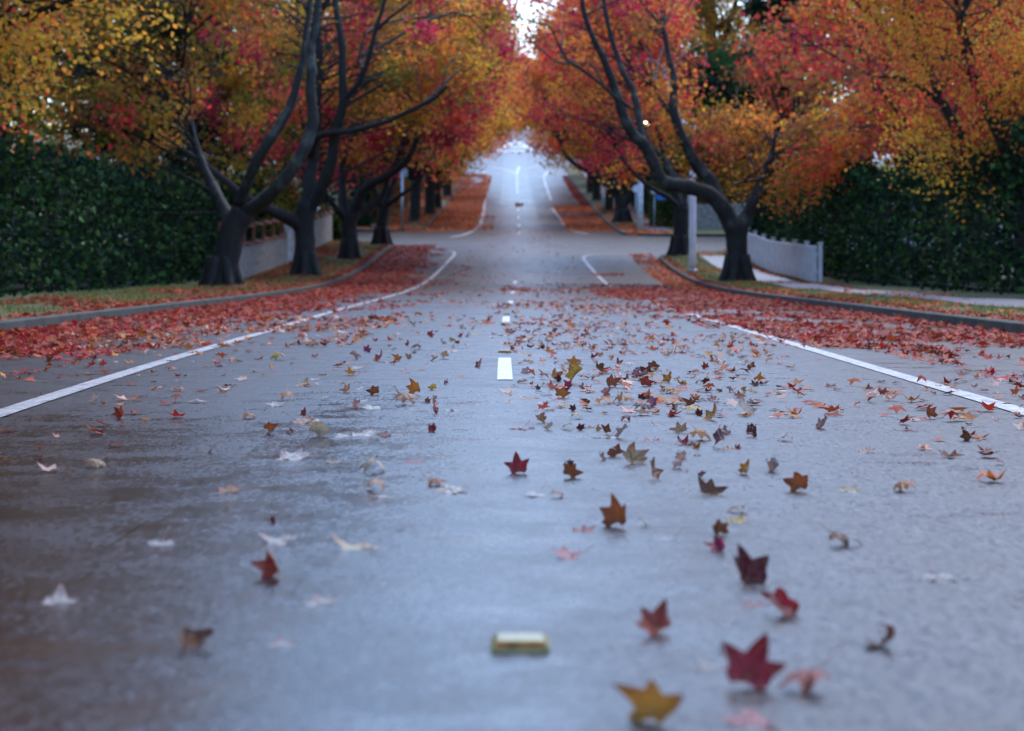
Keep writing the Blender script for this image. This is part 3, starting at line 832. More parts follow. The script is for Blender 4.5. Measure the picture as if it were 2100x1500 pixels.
def street_tree_parts(seed, kind, per=105):
    """shared meshes of a generic street tree: trunk with limbs, twigs, crown (local coordinates, origin at the base)"""
    global rng
    keep = rng; rng = np.random.default_rng(seed)
    tb = MB(); h0 = rng.uniform(1.9, 2.5)
    r0 = rng.uniform(.30, .38)
    lean = rng.normal(0, .1, 2)
    tp = catmull([(0, 0, -.15), (0, 0, .12), (lean[0] * .4, lean[1] * .4, .6), (lean[0], lean[1], h0)], 5)
    tr = np.interp(np.linspace(0, 1, len(tp)), [0, .2, .4, .8, 1], [r0 * 1.55, r0 * 1.2, r0, r0 * .92, r0 * .98])
    tb.tube(tp, tr, 12, wob=.05)
    skel = []
    n = rng.integers(4, 6); a0 = rng.uniform(0, 6.28)
    for k in range(n):
        a = a0 + k * 6.283 / n + rng.normal(0, .25)
        out = rng.uniform(2.6, 4.6); up = rng.uniform(5.2, 8.6) if k else 9.5
        if k == 0: out = .6
        p = [np.array([lean[0], lean[1], h0 - .12])]
        for t in (.25, .5, .75, 1):
            p.append(np.array([lean[0] + math.cos(a) * out * t ** .8 + rng.normal(0, .15), lean[1] + math.sin(a) * out * t ** .8 + rng.normal(0, .15), h0 + up * t ** 1.25 - .1]))
        q = catmull(p, 4); rr = np.linspace(r0 * .62, .045, len(q))
        tb.tube(q, rr, 8, wob=.03); skel += list(q[4:])
        for _ in range(3):
            j = rng.integers(5, len(q) - 3); b = a + rng.normal(0, .9); Lb = rng.uniform(1.5, 3)
            q2 = catmull([q[j], q[j] + np.array([math.cos(b) * Lb * .5, math.sin(b) * Lb * .5, Lb * .35]), q[j] + np.array([math.cos(b) * Lb, math.sin(b) * Lb, Lb * rng.uniform(.3, .9)])], 3)
            tb.tube(q2, np.linspace(rr[j] * .6, .025, len(q2)), 6, cap=False); skel += list(q2[2:])
    cl = ell_clusters(230, (.0, 0, 7.9), (5.6, 5.6, 5.7))
    cl = cl[cl[:, 2] > 2.6]
    tw = MB(); twigs(tw, cl, np.array(skel), frac=.8)
    cm = crown_mesh('crown', cl, rng.uniform(.7, 1.15, len(cl)), per, *kind)
    rng = keep
    return tb.mesh('trunk', True), tw.mesh('twigs', True), cm
KINDS = [
 (('orange', 'gold', 'salmon', 'red', 'crimson'), .15, (3, 1, 4, 3, 1)),
 (('gold', 'ochre', 'orange', 'olive', 'red'), .15, (3, 3, 3, 2, 1.5)),
 (('red', 'crimson', 'orange', 'brown'), .15, (5, 3, 3, 1)),
 (('orange', 'brown', 'gold', 'red'), .15, (5, 2, 3, 2)),
]
KN = ['orange and salmon', 'golden and ochre', 'red and crimson', 'brown and orange']
SH = [street_tree_parts(100 + i, k) for i, k in enumerate(KINDS)]
NEARK = len(SH)
SH += [street_tree_parts(120 + i, (k[0], .085, k[2]), 260) for i, k in enumerate([KINDS[1], KINDS[3]])]
KN += ['golden', 'brown']
def place_tree(lat, d, k, scale, label, group):
    x = lat + cx(d); z = vz(lat, d)
    t = empty('street_tree', (x, d, z), label, 'tree', group)
    t.rotation_euler = (0, 0, rng.uniform(0, 6.28)); t.scale = (scale, scale, scale * rng.uniform(.94, 1.06))
    for nm, me, mt in zip(('trunk', 'twigs', 'crown'), SH[k], ('bark', 'bark', 'crown')):
        link(nm, me, M[mt], t, True)
    return t

# --- hero trees: limbs follow the photograph in their own depth range
ALL_LIMBS = []     # (pixel path, radius px) of limbs to be kept visible
def hero(name, label, d, base_px, trunk, trunk_r, limbs, crown, seed, group, barkmat='bark', extra=None):
    """trunk: [(px,py)] from base upward; limbs: list of (points[(px,py,dy)], r0, r1)"""
    global rng
    keep = rng; rng = np.random.default_rng(seed)
    x0 = P(*base_px, d)[0]; z0 = vz(x0 - cx(d), d)
    t = empty(name, (x0, d, z0), label, 'tree', group)
    tb = MB()
    pts = [np.array((x0, d, z0 - .2)), np.array((x0, d, z0 + .1))] + [P(a, b, d) for a, b in trunk]
    q = catmull(pts, 5); rr = np.interp(np.linspace(0, 1, len(q)), np.linspace(0, 1, len(trunk_r)), trunk_r)
    tb.tube(q, rr, 16, wob=.035)
    # root flare
    for a in np.linspace(0, 6.28, 7)[:-1] + rng.uniform(0, 1):
        r = trunk_r[1]
        e = np.array((x0 + math.cos(a) * r * 1.4, d + math.sin(a) * r * 1.4, z0 - .08)); m_ = np.array((x0 + math.cos(a) * r * .95, d + math.sin(a) * r * .95, z0 + .22)); s_ = np.array((x0 + math.cos(a) * r * .55, d + math.sin(a) * r * .55, z0 + .75))
        tb.tube(catmull([s_, m_, e], 3), np.linspace(r * .42, r * .26, 7), 8)
    tb.build('trunk', M['bark'], t, True)
    skel = list(q[-6:])
    for lp, r0, r1 in limbs:
        w3 = np.array([P(a, b, d + dy) for a, b, dy in lp])
        c = catmull(w3, 5); lb_ = MB(); n = len(c)
        lb_.tube(c, np.linspace(r0, r1, n) * (1 + .05 * np.sin(np.arange(n) * 1.3)), 10, wob=.03)
        lb_.build('limb', M[barkmat], t, True)
        skel += list(c[2:])
        ALL_LIMBS.append((np.array([(a, b) for a, b, _ in lp], float), d))
    if extra is not None: skel += [np.array(p) for p in extra]
    crn, pal, keepf = crown
    cl = np.concatenate([ell_clusters(n, P_(c, x0, d, z0), r) for n, c, r in crn])
    ok = np.ones(len(cl), bool)
    px, py = to_px(cl)
    for i in range(len(cl)):
        if not keepf(px[i], py[i], cl[i]): ok[i] = False; continue
        if py[i] < -10 and abs(px[i] - 1072) < 75 + (-10 - py[i]) * 1.3: ok[i] = False; continue
        if cl[i, 1] < d + .6:      # keep the drawn limbs visible: thin the leaves hanging in front of them
            for lp, r0, r1 in limbs:
                a = catmull(np.array([(u, v) for u, v, _ in lp], float), 4)
                if np.min(np.hypot(a[:, 0] - px[i], a[:, 1] - py[i])) < 46 and rng.random() < .93: ok[i] = False; break
    cl = cl[ok]
    tw = MB(); twigs(tw, cl, np.array(skel), frac=.7, r0=.024); tw.build('twigs', M['bark'], t, True)
    size, per = pal[1], pal[3]
    link('crown', crown_mesh('crown', cl, rng.uniform(.45, .9, len(cl)), per, pal[0], size, pal[2], pal[4] if len(pal) > 4 else None), M['crown'], t)
    rng = keep
    return t
def P_(c, x0, d, z0): return np.array((x0 + c[0], d + c[1], z0 + c[2]))
GS = 'mature autumn trees lining the street'

# near left tree whose pale limbs cross the top left corner (its trunk stands outside the photo)
hero('street_tree', 'grey barked tree at the far left with pale lichen covered limbs leaning right', 54., (455, 606), [(462, 540), (478, 470), (500, 435)], [.5, .42, .36, .34, .33],
     [([(500, 440, 0), (540, 412, -.4), (575, 378, -.8), (605, 340, -1.0), (627, 300, -1.0), (641, 252, -.9), (637, 192, -.9), (639, 144, -.8), (637, 101, -.6), (645, 62, -.5), (654, -10, -.3), (660, -90, 0)], .21, .08),
      ([(490, 420, 0), (520, 345, -.6), (548, 295, -.8), (572, 259, -.7), (596, 216, -.6), (610, 168, -.5), (622, 120, -.3), (627, 72, 0), (636, 10, .3), (640, -60, .4)], .16, .06),
      ([(478, 460, 0), (445, 400, .5), (412, 330, .9), (390, 250, 1.3), (376, 160, 1.6), (370, 90, 1.8)], .18, .02)],
     ([(90, (-.5, 1.2, 9.6), (4.2, 4.4, 3.4)), (70, (-3.0, .5, 6.0), (2.6, 3.5, 3.2))], (('ochre', 'olive', 'brown', 'red'), .13, (4, 3, 2, 1.5), 90),
      lambda a, b, p: not (560 < a < 1550 and b > 30 and p[1] < 56) ), 11, GS, 'limb')

hero('street_tree', 'thick dark trunked tree nearest on the left verge, a long branch reaching over the road', 65., (627, 577), [(627, 540), (626, 500), (625, 455), (630, 415)], [.44, .38, .34, .32, .31, .32],
     [([(622, 470, 0), (600, 452, -.2), (575, 440, -.4), (548, 428, -.5), (505, 405, -.6), (455, 365, -.4), (410, 325, 0), (372, 270, .4), (352, 215, .8)], .25, .025),
      ([(628, 430, 0), (634, 380, .2), (641, 330, .5), (648, 270, .8), (650, 200, 1.0), (655, 120, 1.2), (650, 20, 1.5)], .24, .09),
      ([(632, 432, 0), (652, 398, -.2), (668, 365, -.4), (680, 330, -.5), (686, 285, -.6), (697, 240, -.7), (704, 204, -.8), (702, 144, -.8), (702, 96, -.7), (692, 36, -.6), (684, -20, -.4)], .23, .09),
      ([(703, 206, -.8), (730, 178, -1.), (747, 144, -1.1), (757, 115, -1.2), (771, 60, -1.3), (786, 12, -1.4), (800, -50, -1.5)], .11, .05),
      ([(771, 62, -1.3), (800, 36, -1.5), (824, 19, -1.7), (850, -4, -1.8)], .06, .03),
      ([(747, 146, -1.1), (735, 125, -.8), (741, 100, -.6), (748, 70, -.5)], .06, .03),
      ([(637, 320, .4), (650, 283, -.5), (682, 273, -1.), (721, 269, -1.4), (764, 258, -1.8), (800, 247, -2.), (836, 230, -2.3), (884, 206, -2.6), (905, 190, -2.8), (918, 176, -3.)], .12, .05)],
     ([(230, (1.5, 2.0, 8.0), (5.9, 4.4, 4.5)), (60, (2.6, .5, 5.6), (3.2, 3.0, 2.2))], (('ochre', 'gold', 'crimson', 'orange', 'olive', 'red'), .11, (3, 3, 2.6, 2, 2.5, 1.6), 130),
      lambda a, b, p: a < 1036 and not (b > 250 and 640 < a < 880) and not (a < 660 and b > 240 and p[1] < 65)), 12, GS)

hero('street_tree', 'fork trunked tree second on the left verge with twin limbs curving over the kerb', 77., (717, 540), [(718, 505), (716, 470), (716, 440)], [.42, .35, .31, .30, .34],
     [([(722, 448, 0), (730, 425, -.1), (742, 395, -.3), (760, 378, -.5), (790, 363, -.8), (830, 334, -1.1), (850, 300, -1.4), (860, 268, -1.6), (872, 240, -1.7)], .24, .06),
      ([(722, 452, 0), (738, 436, .2), (757, 424, .4), (777, 410, .5), (789, 392, .5), (794, 370, .4), (806, 345, .3), (824, 300, .2), (832, 268, 0)], .19, .05),
      ([(712, 450, 0), (704, 420, .3), (701, 367, .6), (703, 330, .9), (714, 300, 1.1), (722, 250, 1.3), (724, 190, 1.5)], .22, .07),
      ([(711, 456, 0), (696, 436, -.3), (682, 418, -.5), (668, 396, -.7), (660, 370, -.8)], .15, .06)],
     ([(230, (1.3, 1.6, 8.0), (5.9, 4.8, 4.4)), (70, (1.8, .2, 4.9), (2.9, 2.6, 1.4))], (('crimson', 'gold', 'orange', 'red', 'ochre'), .11, (2.5, 3, 3, 2, 1.5), 135,
      lambda cl: [('crimson' if (z < 9.2 and rng.random() < .55) else rng.choice(['gold', 'orange', 'ochre', 'salmon', 'red', 'olive'])) for z in cl[:, 2]]),
      lambda a, b, p: a < 1040 and b < 400), 13, GS)

hero('street_tree', 'smaller dark trunk third on the left verge, standing at the side street corner', 88., (783, 507), [(783, 480), (785, 450), (790, 420)], [.44, .33, .27, .25, .24],
     [([(788, 428, 0), (800, 395, .2), (815, 350, .3), (828, 300, .4), (840, 240, .5)], .18, .06),
      ([(786, 436, 0), (772, 400, 0), (762, 360, .2), (758, 300, .5)], .15, .06),
      ([(790, 425, 0), (815, 405, -.6), (845, 385, -1.1), (880, 345, -1.6), (905, 305, -2.)], .11, .04)],
     ([(230, (1.0, .6, 8.4), (5.8, 5.2, 4.8)), (40, (.0, -.5, 4.0), (2.4, 1.8, 1.3))], (('gold', 'orange', 'ochre', 'crimson', 'red'), .12, (3, 3, 2.5, 2, 2), 115),
      lambda a, b, p: a < 1040 and b < 425), 14, GS)

hero('street_tree', 'dark trunked tree nearest on the right verge with mossy limbs sweeping over the road', 60., (1512, 589), [(1512, 540), (1511, 495), (1510, 462)], [.48, .39, .32, .30, .32, .38],
     [([(1508, 475, 0), (1488, 435, -.1), (1458, 402, -.2), (1412, 384, -.4), (1369, 377, -.6), (1351, 361, -.7), (1338, 330, -.8), (1319, 295, -.9), (1302, 281, -1.), (1285, 252, -1.1), (1273, 223, -1.2), (1264, 192, -1.3), (1249, 149, -1.4), (1235, 115, -1.5), (1218, 82, -1.6), (1199, 31, -1.7), (1193, -10, -1.8), (1185, -80, -1.9)], .26, .05),
      ([(1320, 297, -.9), (1312, 252, -.6), (1304, 209, -.4), (1297, 182, -.2), (1278, 149, 0), (1266, 115, .2), (1254, 79, .3), (1244, 36, .4), (1237, -5, .5), (1228, -80, .6)], .115, .05),
      ([(1290, 219, -1.1), (1256, 194, -1.5), (1218, 161, -1.8), (1180, 134, -2.1), (1163, 122, -2.2), (1151, 103, -2.3), (1139, 77, -2.5), (1127, 55, -2.6), (1098, 46, -2.8), (1064, 36, -3.)], .055, .018),
      ([(1168, 132, -2.1), (1141, 127, -2.), (1117, 108, -1.9), (1098, 91, -1.8), (1075, 72, -1.7)], .035, .012),
      ([(1240, 178, -1.6), (1215, 135, -1.2), (1190, 130, -1.1), (1150, 118, -1.)], .03, .012),
      ([(1502, 470, 0), (1480, 425, .3), (1460, 376, .5), (1436, 347, .6), (1421, 328, .6), (1403, 288, .6), (1386, 247, .6), (1381, 204, .7), (1384, 168, .8), (1372, 120, .9), (1362, 60, 1.)], .24, .07),
      ([(1400, 384, -.3), (1388, 366, .2), (1374, 349, .5), (1362, 326, .8), (1340, 306, 1.), (1322, 270, 1.3)], .13, .05),
      ([(1386, 250, .6), (1372, 226, .9), (1352, 200, 1.2), (1340, 170, 1.4)], .09, .04),
      ([(1518, 470, 0), (1540, 425, .3), (1556, 385, .5), (1578, 330, .8), (1592, 270, 1.)], .22, .05),
      ([(1560, 368, .5), (1530, 372, -.2), (1506, 378, -.6), (1494, 392, -.8)], .05, .02)],
     ([(240, (-1.7, 2.2, 7.9), (5.7, 4.4, 4.3)), (110, (1.2, .6, 4.4), (3.0, 3.2, 2.0)), (40, (4.0, 1., 8.), (3., 3., 4.))], (('red', 'crimson', 'orange', 'gold', 'brown'), .105, (3, 2, 3, 2, 1), 140,
      lambda cl: [(rng.choice(['orange', 'red', 'ochre', 'gold', 'brown', 'olive']) if (z < 5.8 and x > 4.0) else rng.choice(['red', 'crimson', 'red', 'orange', 'crimson', 'ochre', 'brown', 'orange'])) for x, z in zip(cl[:, 0], cl[:, 2])]),
      lambda a, b, p: a > 1104 and not (b > 345 and a < 1405) and not (b < 225 and 1395 < a < 1560) and not (b > 408) and not (a > 1405 and b < 235) and not (math.hypot(a - 1326, b - 253) < 24) and not (1385 < a < 1432 and 232 < b < 275) and not (math.hypot(a - 1360, b - 140) < 20)), 21, GS, 'limb')

hero('street_tree', 'straight dark trunk on the right verge close behind the pale light pole', 79., (1395, 532), [(1396, 495), (1396, 455), (1397, 425)], [.52, .36, .30, .29, .30],
     [([(1396, 432, 0), (1385, 390, .2), (1370, 340, .4), (1350, 270, .6), (1335, 190, .8)], .20, .07),
      ([(1398, 432, 0), (1412, 390, .3), (1425, 330, .6), (1432, 260, .9)], .18, .06),
      ([(1394, 428, 0), (1370, 405, -.4), (1335, 385, -.8), (1295, 350, -1.2), (1262, 300, -1.5)], .13, .04)],
     ([(250, (-1.3, .8, 8.1), (6.0, 5.2, 4.6)), (50, (-1.6, -.3, 4.4), (2.4, 1.8, 1.0))], (('red', 'crimson', 'orange', 'brown', 'gold'), .13, (3, 2, 3, 1.5, 2), 110),
      lambda a, b, p: a > 1096 and b < 412 and not (b < 240 and a > 1400) and not (math.hypot(a - 1326, b - 253) < 24) and not (1385 < a < 1432 and 232 < b < 275) and not (math.hypot(a - 1360, b - 140) < 20)), 22, GS)

hero('street_tree', 'dark tree past the right side street, its bare limb slanting over the kerb', 125., (1277, 462), [(1276, 445), (1274, 425)], [.62, .46, .40, .38],
     [([(1274, 430, 0), (1266, 400, 0), (1261, 388, -.2), (1242, 376, -.5), (1206, 352, -1.), (1180, 337, -1.4), (1160, 318, -1.8), (1150, 295, -2.)], .30, .08),
      ([(1276, 430, 0), (1290, 400, .4), (1300, 370, .6), (1312, 320, .8)], .26, .08),
      ([(1272, 426, 0), (1268, 380, .5), (1262, 330, .8), (1255, 260, 1.)], .24, .08)],
     ([(260, (-1.3, .4, 9.0), (6.2, 5.4, 5.8))], (('orange', 'gold', 'ochre', 'red'), .16, (4, 3, 2, 2), 100),
      lambda a, b, p: a > 1090 and b < 372), 23, GS)

FAR_END = []
wds = ['first', 'second', 'third', 'fourth', 'fifth', 'sixth', 'seventh', 'eighth', 'ninth', 'tenth']
# rows of street trees further up the hill
for i, (lat, d, k, s) in enumerate([(-6.4, 125, 1, 1.08), (-5.9, 135.5, 0, 1.08), (-5.8, 146, 0, 1.05), (-5.8, 169, 0, 1.05), (-6.6, 184, 3, 1.05), (-7.6, 200, 0, 1.05), (-8.0, 217, 2, 1.05)]):
    place_tree(lat, d, k, s, f'{KN[k]} crowned street tree, {wds[i]} up the left verge past the side street', GS)
for i, (lat, d, k, s) in enumerate([(6.3, 142, 3, 1.02), (6.2, 160, 0, 1.03), (6.3, 176, 2, 1.03), (7.4, 192, 0, 1.05), (8.0, 212, 2, 1.05)]):
    place_tree(lat, d, k, s, f'{KN[k]} crowned street tree, {wds[i]} up the right verge beyond the leaning tree', GS)
for i, (lat, d, k, s) in enumerate([(-12.4, 274, 0, 1.1), (12.6, 276, 0, 1.1), (-12.6, 294, 2, 1.2), (12.6, 298, 3, 1.15), (-12.4, 322, 0, 1.2), (12.4, 326, 2, 1.2)]):
    place_tree(lat, d, k, s, f'{KN[k]} tree past the far intersection, {["left", "right"][i % 2]} side, {wds[i // 2]} by distance', 'far trees closing the end of the street')
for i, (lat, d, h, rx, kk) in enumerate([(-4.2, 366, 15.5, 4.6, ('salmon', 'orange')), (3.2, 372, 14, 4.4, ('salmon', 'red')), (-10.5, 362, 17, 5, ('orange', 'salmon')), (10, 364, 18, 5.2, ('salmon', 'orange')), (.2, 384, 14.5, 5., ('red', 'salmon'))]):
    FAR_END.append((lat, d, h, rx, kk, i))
# near trees beside the frame
place_tree(-11.0, 38, 4, 1.15, 'golden ochre tree nearest the camera on the left, before the grey barked tree', 'trees flanking the foreground')
place_tree(10.6, 42, 5, .8, 'brown orange tree outside the right edge behind the white fence', 'trees flanking the foreground')
place_tree(13.2, 58, 2, .9, 'red crowned tree in a garden to the right of the nearest dark trunk', 'trees flanking the foreground')

place_tree(-10.4, 24, 5, 1.25, 'brown orange tree overhanging the left verge, added close by to darken the road', 'trees flanking the foreground')  # added: its tall crown blocks the sky mirrored by the left lane
place_tree(-9.6, 9, 4, 1.25, 'gold tree level with the road marker, added out of view to darken the road', 'trees flanking the foreground')  # unseen; put in to cut sky light on the left of the road
place_tree(-9.8, -6, 0, 1.25, 'orange tree behind the camera, added unseen on the left to darken the road', 'trees flanking the foreground')  # unseen tree added to keep sky light off the near left road
# ------------------------------------------------------------------ garden trees and hedges behind the fences
def garden_tree(name, lat, d, h, rx, rz_, kind, n, per, size, label, h0=1.5, conical=False, group='garden trees behind the fences'):
    x = lat + cx(d); z = vz(lat, d)
    t = empty(name, (x, d, z), label, 'tree', group)
    tb = MB(); tb.tube(catmull([(x, d, z - .2), (x, d, z + .5), (x + .1, d, z + h * .5), (x, d, z + h * .9)], 4), np.linspace(.12 + h * .018, .04, 13), 10, wob=.04)
    cl = ell_clusters(n, (x, d, z + h0 + rz_), (rx, rx, rz_))
    if conical:
        f = np.clip((z + h - cl[:, 2]) / (h - h0), .06, 1) ** .8 * 1.25
        cl[:, 0] = x + (cl[:, 0] - x) * f; cl[:, 1] = d + (cl[:, 1] - d) * f
    sk = [np.array((x, d, z + q)) for q in np.linspace(h * .3, h * .9, 8)]
    for _ in range(7):
        a = rng.uniform(0, 6.28); q = catmull([(x, d, z + rng.uniform(.25, .6) * h), (x + math.cos(a) * rx * .4, d + math.sin(a) * rx * .4, z + rng.uniform(.5, .7) * h), (x + math.cos(a) * rx * .75, d + math.sin(a) * rx * .75, z + rng.uniform(.5, .85) * h)], 3)
        tb.tube(q, np.linspace(.05 + .006 * h, .03, len(q)), 6); sk += list(q[2:])
    tb.build('trunk', M['bark'], t, True)
    tw = MB(); twigs(tw, cl[::2], np.array(sk)); tw.build('branches', M['bark'], t, True)
    link('crown', crown_mesh('crown', cl, rng.uniform(.7, 1.2, len(cl)) * rx / 4.5, per, *kind), M['crown'], t)
    return t
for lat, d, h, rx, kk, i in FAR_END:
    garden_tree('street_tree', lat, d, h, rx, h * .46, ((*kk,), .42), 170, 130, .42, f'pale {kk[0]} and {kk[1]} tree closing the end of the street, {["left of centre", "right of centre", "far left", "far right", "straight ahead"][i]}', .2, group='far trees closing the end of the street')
garden_tree('conifer', 16.3, 120, 24, 4.6, 11, (('dark', 'dark'), .22), 260, 90, .2, 'tall dark green conifer rising into the top right corner', 2.0, True)
garden_tree('garden_tree', 14.2, 150, 27, 5.6, 11.5, (('golddark', 'golddark', 'ochre'), .2), 330, 110, .2, 'tall dull gold tree behind the green bush at the upper right', 3)
garden_tree('garden_tree', 11.3, 117, 11.0, 2.9, 4.9, (('green', 'green', 'dark'), .16), 200, 120, .2, 'bright green leafy tree between the orange crowns on the right', 1.2)
garden_tree('garden_tree', 13.8, 103, 10, 2.9, 2.0, (('brown', 'red', 'brown'), .15), 80, 60, .2, 'sparse reddish brown tree under the dark conifer', 6.2)
for i, (la, d, h, kk, nm, lb_) in enumerate([
    (-13, 70, 13, ('dark', 'olive'), 'garden_tree', 'dark olive tree behind the paling fence at the far left'),
    (-12.5, 84, 14, ('ochre', 'olive'), 'garden_tree', 'dull ochre tree over the paling fence left of the gate'),
    (-15, 52, 12, ('olive', 'dark'), 'garden_tree', 'dark tree in the garden outside the left edge'),
    (-20, 62, 16, ('dark', 'green'), 'garden_tree', 'big dark green tree deep in the left garden'),
    (-12, 119, 13, ('dark', 'green'), 'garden_tree', 'dark evergreen on the corner behind the steel sign post'),
    (-10.6, 152, 13, ('dark', 'green'), 'garden_tree', 'dark green evergreen behind the second pair of left trunks'),
    (-13, 135, 15, ('ochre', 'dark'), 'garden_tree', 'dim ochre tree behind the dark evergreens on the left'),
    (-12, 182, 14, ('orange', 'ochre'), 'garden_tree', 'orange garden tree high on the left slope'),
    (-13, 210, 15, ('red', 'orange'), 'garden_tree', 'red orange garden tree near the far left corner'),
    (-18, 100, 15, ('ochre', 'brown'), 'garden_tree', 'brown ochre tree beyond the parked car'),
    (10.2, 148, 8.5, ('dark', 'green'), 'garden_tree', 'dark evergreen shrub tree behind the leaning tree on the right'),
    (11.5, 172, 13, ('ochre', 'olive'), 'garden_tree', 'ochre garden tree halfway up the right slope'),
    (12, 200, 15, ('orange', 'brown'), 'garden_tree', 'brown orange garden tree near the far right corner'),
    (16, 72, 13, ('dark', 'green'), 'garden_tree', 'dark green tree in the garden behind the white fence'),
    (20, 56, 14, ('olive', 'dark'), 'garden_tree', 'olive tree deep in the right garden'),
    (22, 84, 15, ('brown', 'orange'), 'garden_tree', 'brown orange tree in the far right garden'),
    (27, 66, 15, ('dark', 'green'), 'garden_tree', 'dark evergreen deep in the right garden beyond the hedge'),
    (17, 90, 15, ('brown', 'ochre'), 'garden_tree', 'dull brown tree near the white fence corner on the right'),
    (-24, 84, 17, ('ochre', 'dark'), 'garden_tree', 'dim ochre tree far behind the left fence'),
    (25, 105, 17, ('dark', 'green'), 'garden_tree', 'dark evergreen far along the right side street'),
    (-19, 165, 18, ('ochre', 'orange'), 'garden_tree', 'tall ochre tree up the left hillside'),
    (19, 165, 18, ('gold', 'ochre'), 'garden_tree', 'tall gold tree up the right hillside'),
    (-14, 245, 16, ('orange', 'red'), 'garden_tree', 'orange tree beside the far intersection on the left'),
    (15, 247, 16, ('red', 'orange'), 'garden_tree', 'red tree beside the far intersection on the right'),
    (-15, 300, 18, ('salmon', 'orange'), 'garden_tree', 'pale orange tree left of the far end of the street'),
    (16, 305, 18, ('orange', 'brown'), 'garden_tree', 'pale brown tree right of the far end of the street'),
    ]):
    garden_tree(nm, la, d, h, h * .33, h * .40, (kk, .2), 150, 80, .2, lb_, 1.6)
def hedge(lat0, lat1, d0, d1, h, kind, label, n):
    c = cx((d0 + d1) / 2); n = int(n * 3.6)
    z0 = vz((lat0 + lat1) / 2, d0)
    pts = np.c_[rng.uniform(lat0, lat1, n), rng.uniform(d0, d1, n), rng.uniform(0, 1, n) * h]
    # push most leaves to the skin
    for i in range(n):
        ax = rng.integers(0, 3)
        if rng.random() < .8:
            if ax == 0: pts[i, 0] = lat0 if rng.random() < .5 else lat1
            elif ax == 1: pts[i, 1] = d0 if rng.random() < .5 else d1
            else: pts[i, 2] = h
    pts += rng.normal(0, .13, pts.shape)
    hv = .45 * np.sin(pts[:, 1] * .55) + .3 * np.sin(pts[:, 1] * 1.7 + pts[:, 0]) + .2 * np.sin(pts[:, 1] * 4.1 + 1) + .35 * np.sin(pts[:, 0] * .9)
    pts[:, 2] += hv * .55 * pts[:, 2] / h
    pts[:, 0] += .22 * np.sin(pts[:, 1] * 2.3 + pts[:, 2] * 1.4); pts[:, 1] += .2 * np.sin(pts[:, 0] * 2.1 + pts[:, 2] * 1.9)
    zz = np.array([vz(a, b) for a, b in pts[:, :2]])
    pts[:, 2] = np.maximum(pts[:, 2], .05) + zz; pts[:, 0] += c
    pal = np.array(PAL[kind[0]] * 3 + PAL[kind[1]])
    V, f, col = leaf_quads(pts, .125, pal[rng.integers(0, len(pal), n)] * rng.uniform(.7, 1.3, (n, 1)))
    t = empty('hedge', ((lat0 + lat1) / 2 + c, (d0 + d1) / 2, z0), label, 'hedge', 'hedges and shrubs in the gardens')
    link('foliage', np_mesh('foliage', V, f, col), M['hedge'], t)
    mb = MB()
    for d in np.arange(d0 + .4, d1, 1.2):
        for l in np.arange(lat0 + .3, lat1, .8):
            z = vz(l, d); mb.tube([(l + c, d, z - .1), (l + c + rng.normal(0, .2), d + rng.normal(0, .3), z + h * .8)], [.03, .012], 5)
    for dd_ in np.arange(d0 + .4, d1, 1.2):
        ll_ = np.arange(lat0 + .3, lat1, .8)
        if len(ll_) > 1: mb.tube([(q + c, dd_, vz(q, dd_) + .08) for q in ll_], .05, 4)
    qq_ = np.arange(d0 + .4, d1, 1.2)
    if len(qq_) > 1: mb.tube([(lat0 + .3 + c, q, vz(lat0 + .3, q) + .08) for q in qq_], .05, 4)
    mb.build('stems', M['bark'], t, True)
hedge(-11.4, -9.2, 26, 73, 2.6, ('dark', 'green'), 'long dark hedge behind the paling fence on the left', 12000)
hedge(-11.4, -9.2, 76, 90.5, 2.2, ('olive', 'dark'), 'olive hedge behind the fence near the left corner', 4000)
hedge(-26, -8.8, 115, 117, 2.6, ('dark', 'green'), 'dark hedge along the far side of the left side street', 5000)
hedge(-10.0, -8.2, 122, 224, 2.2, ('brown', 'dark'), 'dark brown hedge climbing the left slope', 9000)
hedge(-8.7, -8.0, 91.2, 92, 1.3, ('green', 'olive'), 'small green shrub at the end of the left paling fence', 900)
hedge(9.6, 11.4, 26, 80.5, 2.8, ('dark', 'green'), 'dark hedge rising behind the white fence on the right', 12000)
hedge(9.0, 26, 114.4, 116, 2.3, ('green', 'dark'), 'green hedge behind the grey paling fence across the side street', 5000)
hedge(8.0, 9.2, 116.5, 121, 1.9, ('green', 'brown'), 'rounded green and brown shrub beside the blue street sign', 2500)
hedge(8.4, 10.0, 124, 224, 3.0, ('dark', 'dark'), 'tall dark hedge climbing the right slope', 12000)
hedge(-60, -30, 60, 62, 6, ('dark', 'olive'), 'distant dark hedge across the left gardens', 5000)
hedge(30, 60, 66, 68, 6, ('dark', 'olive'), 'distant dark hedge across the right gardens', 5000)
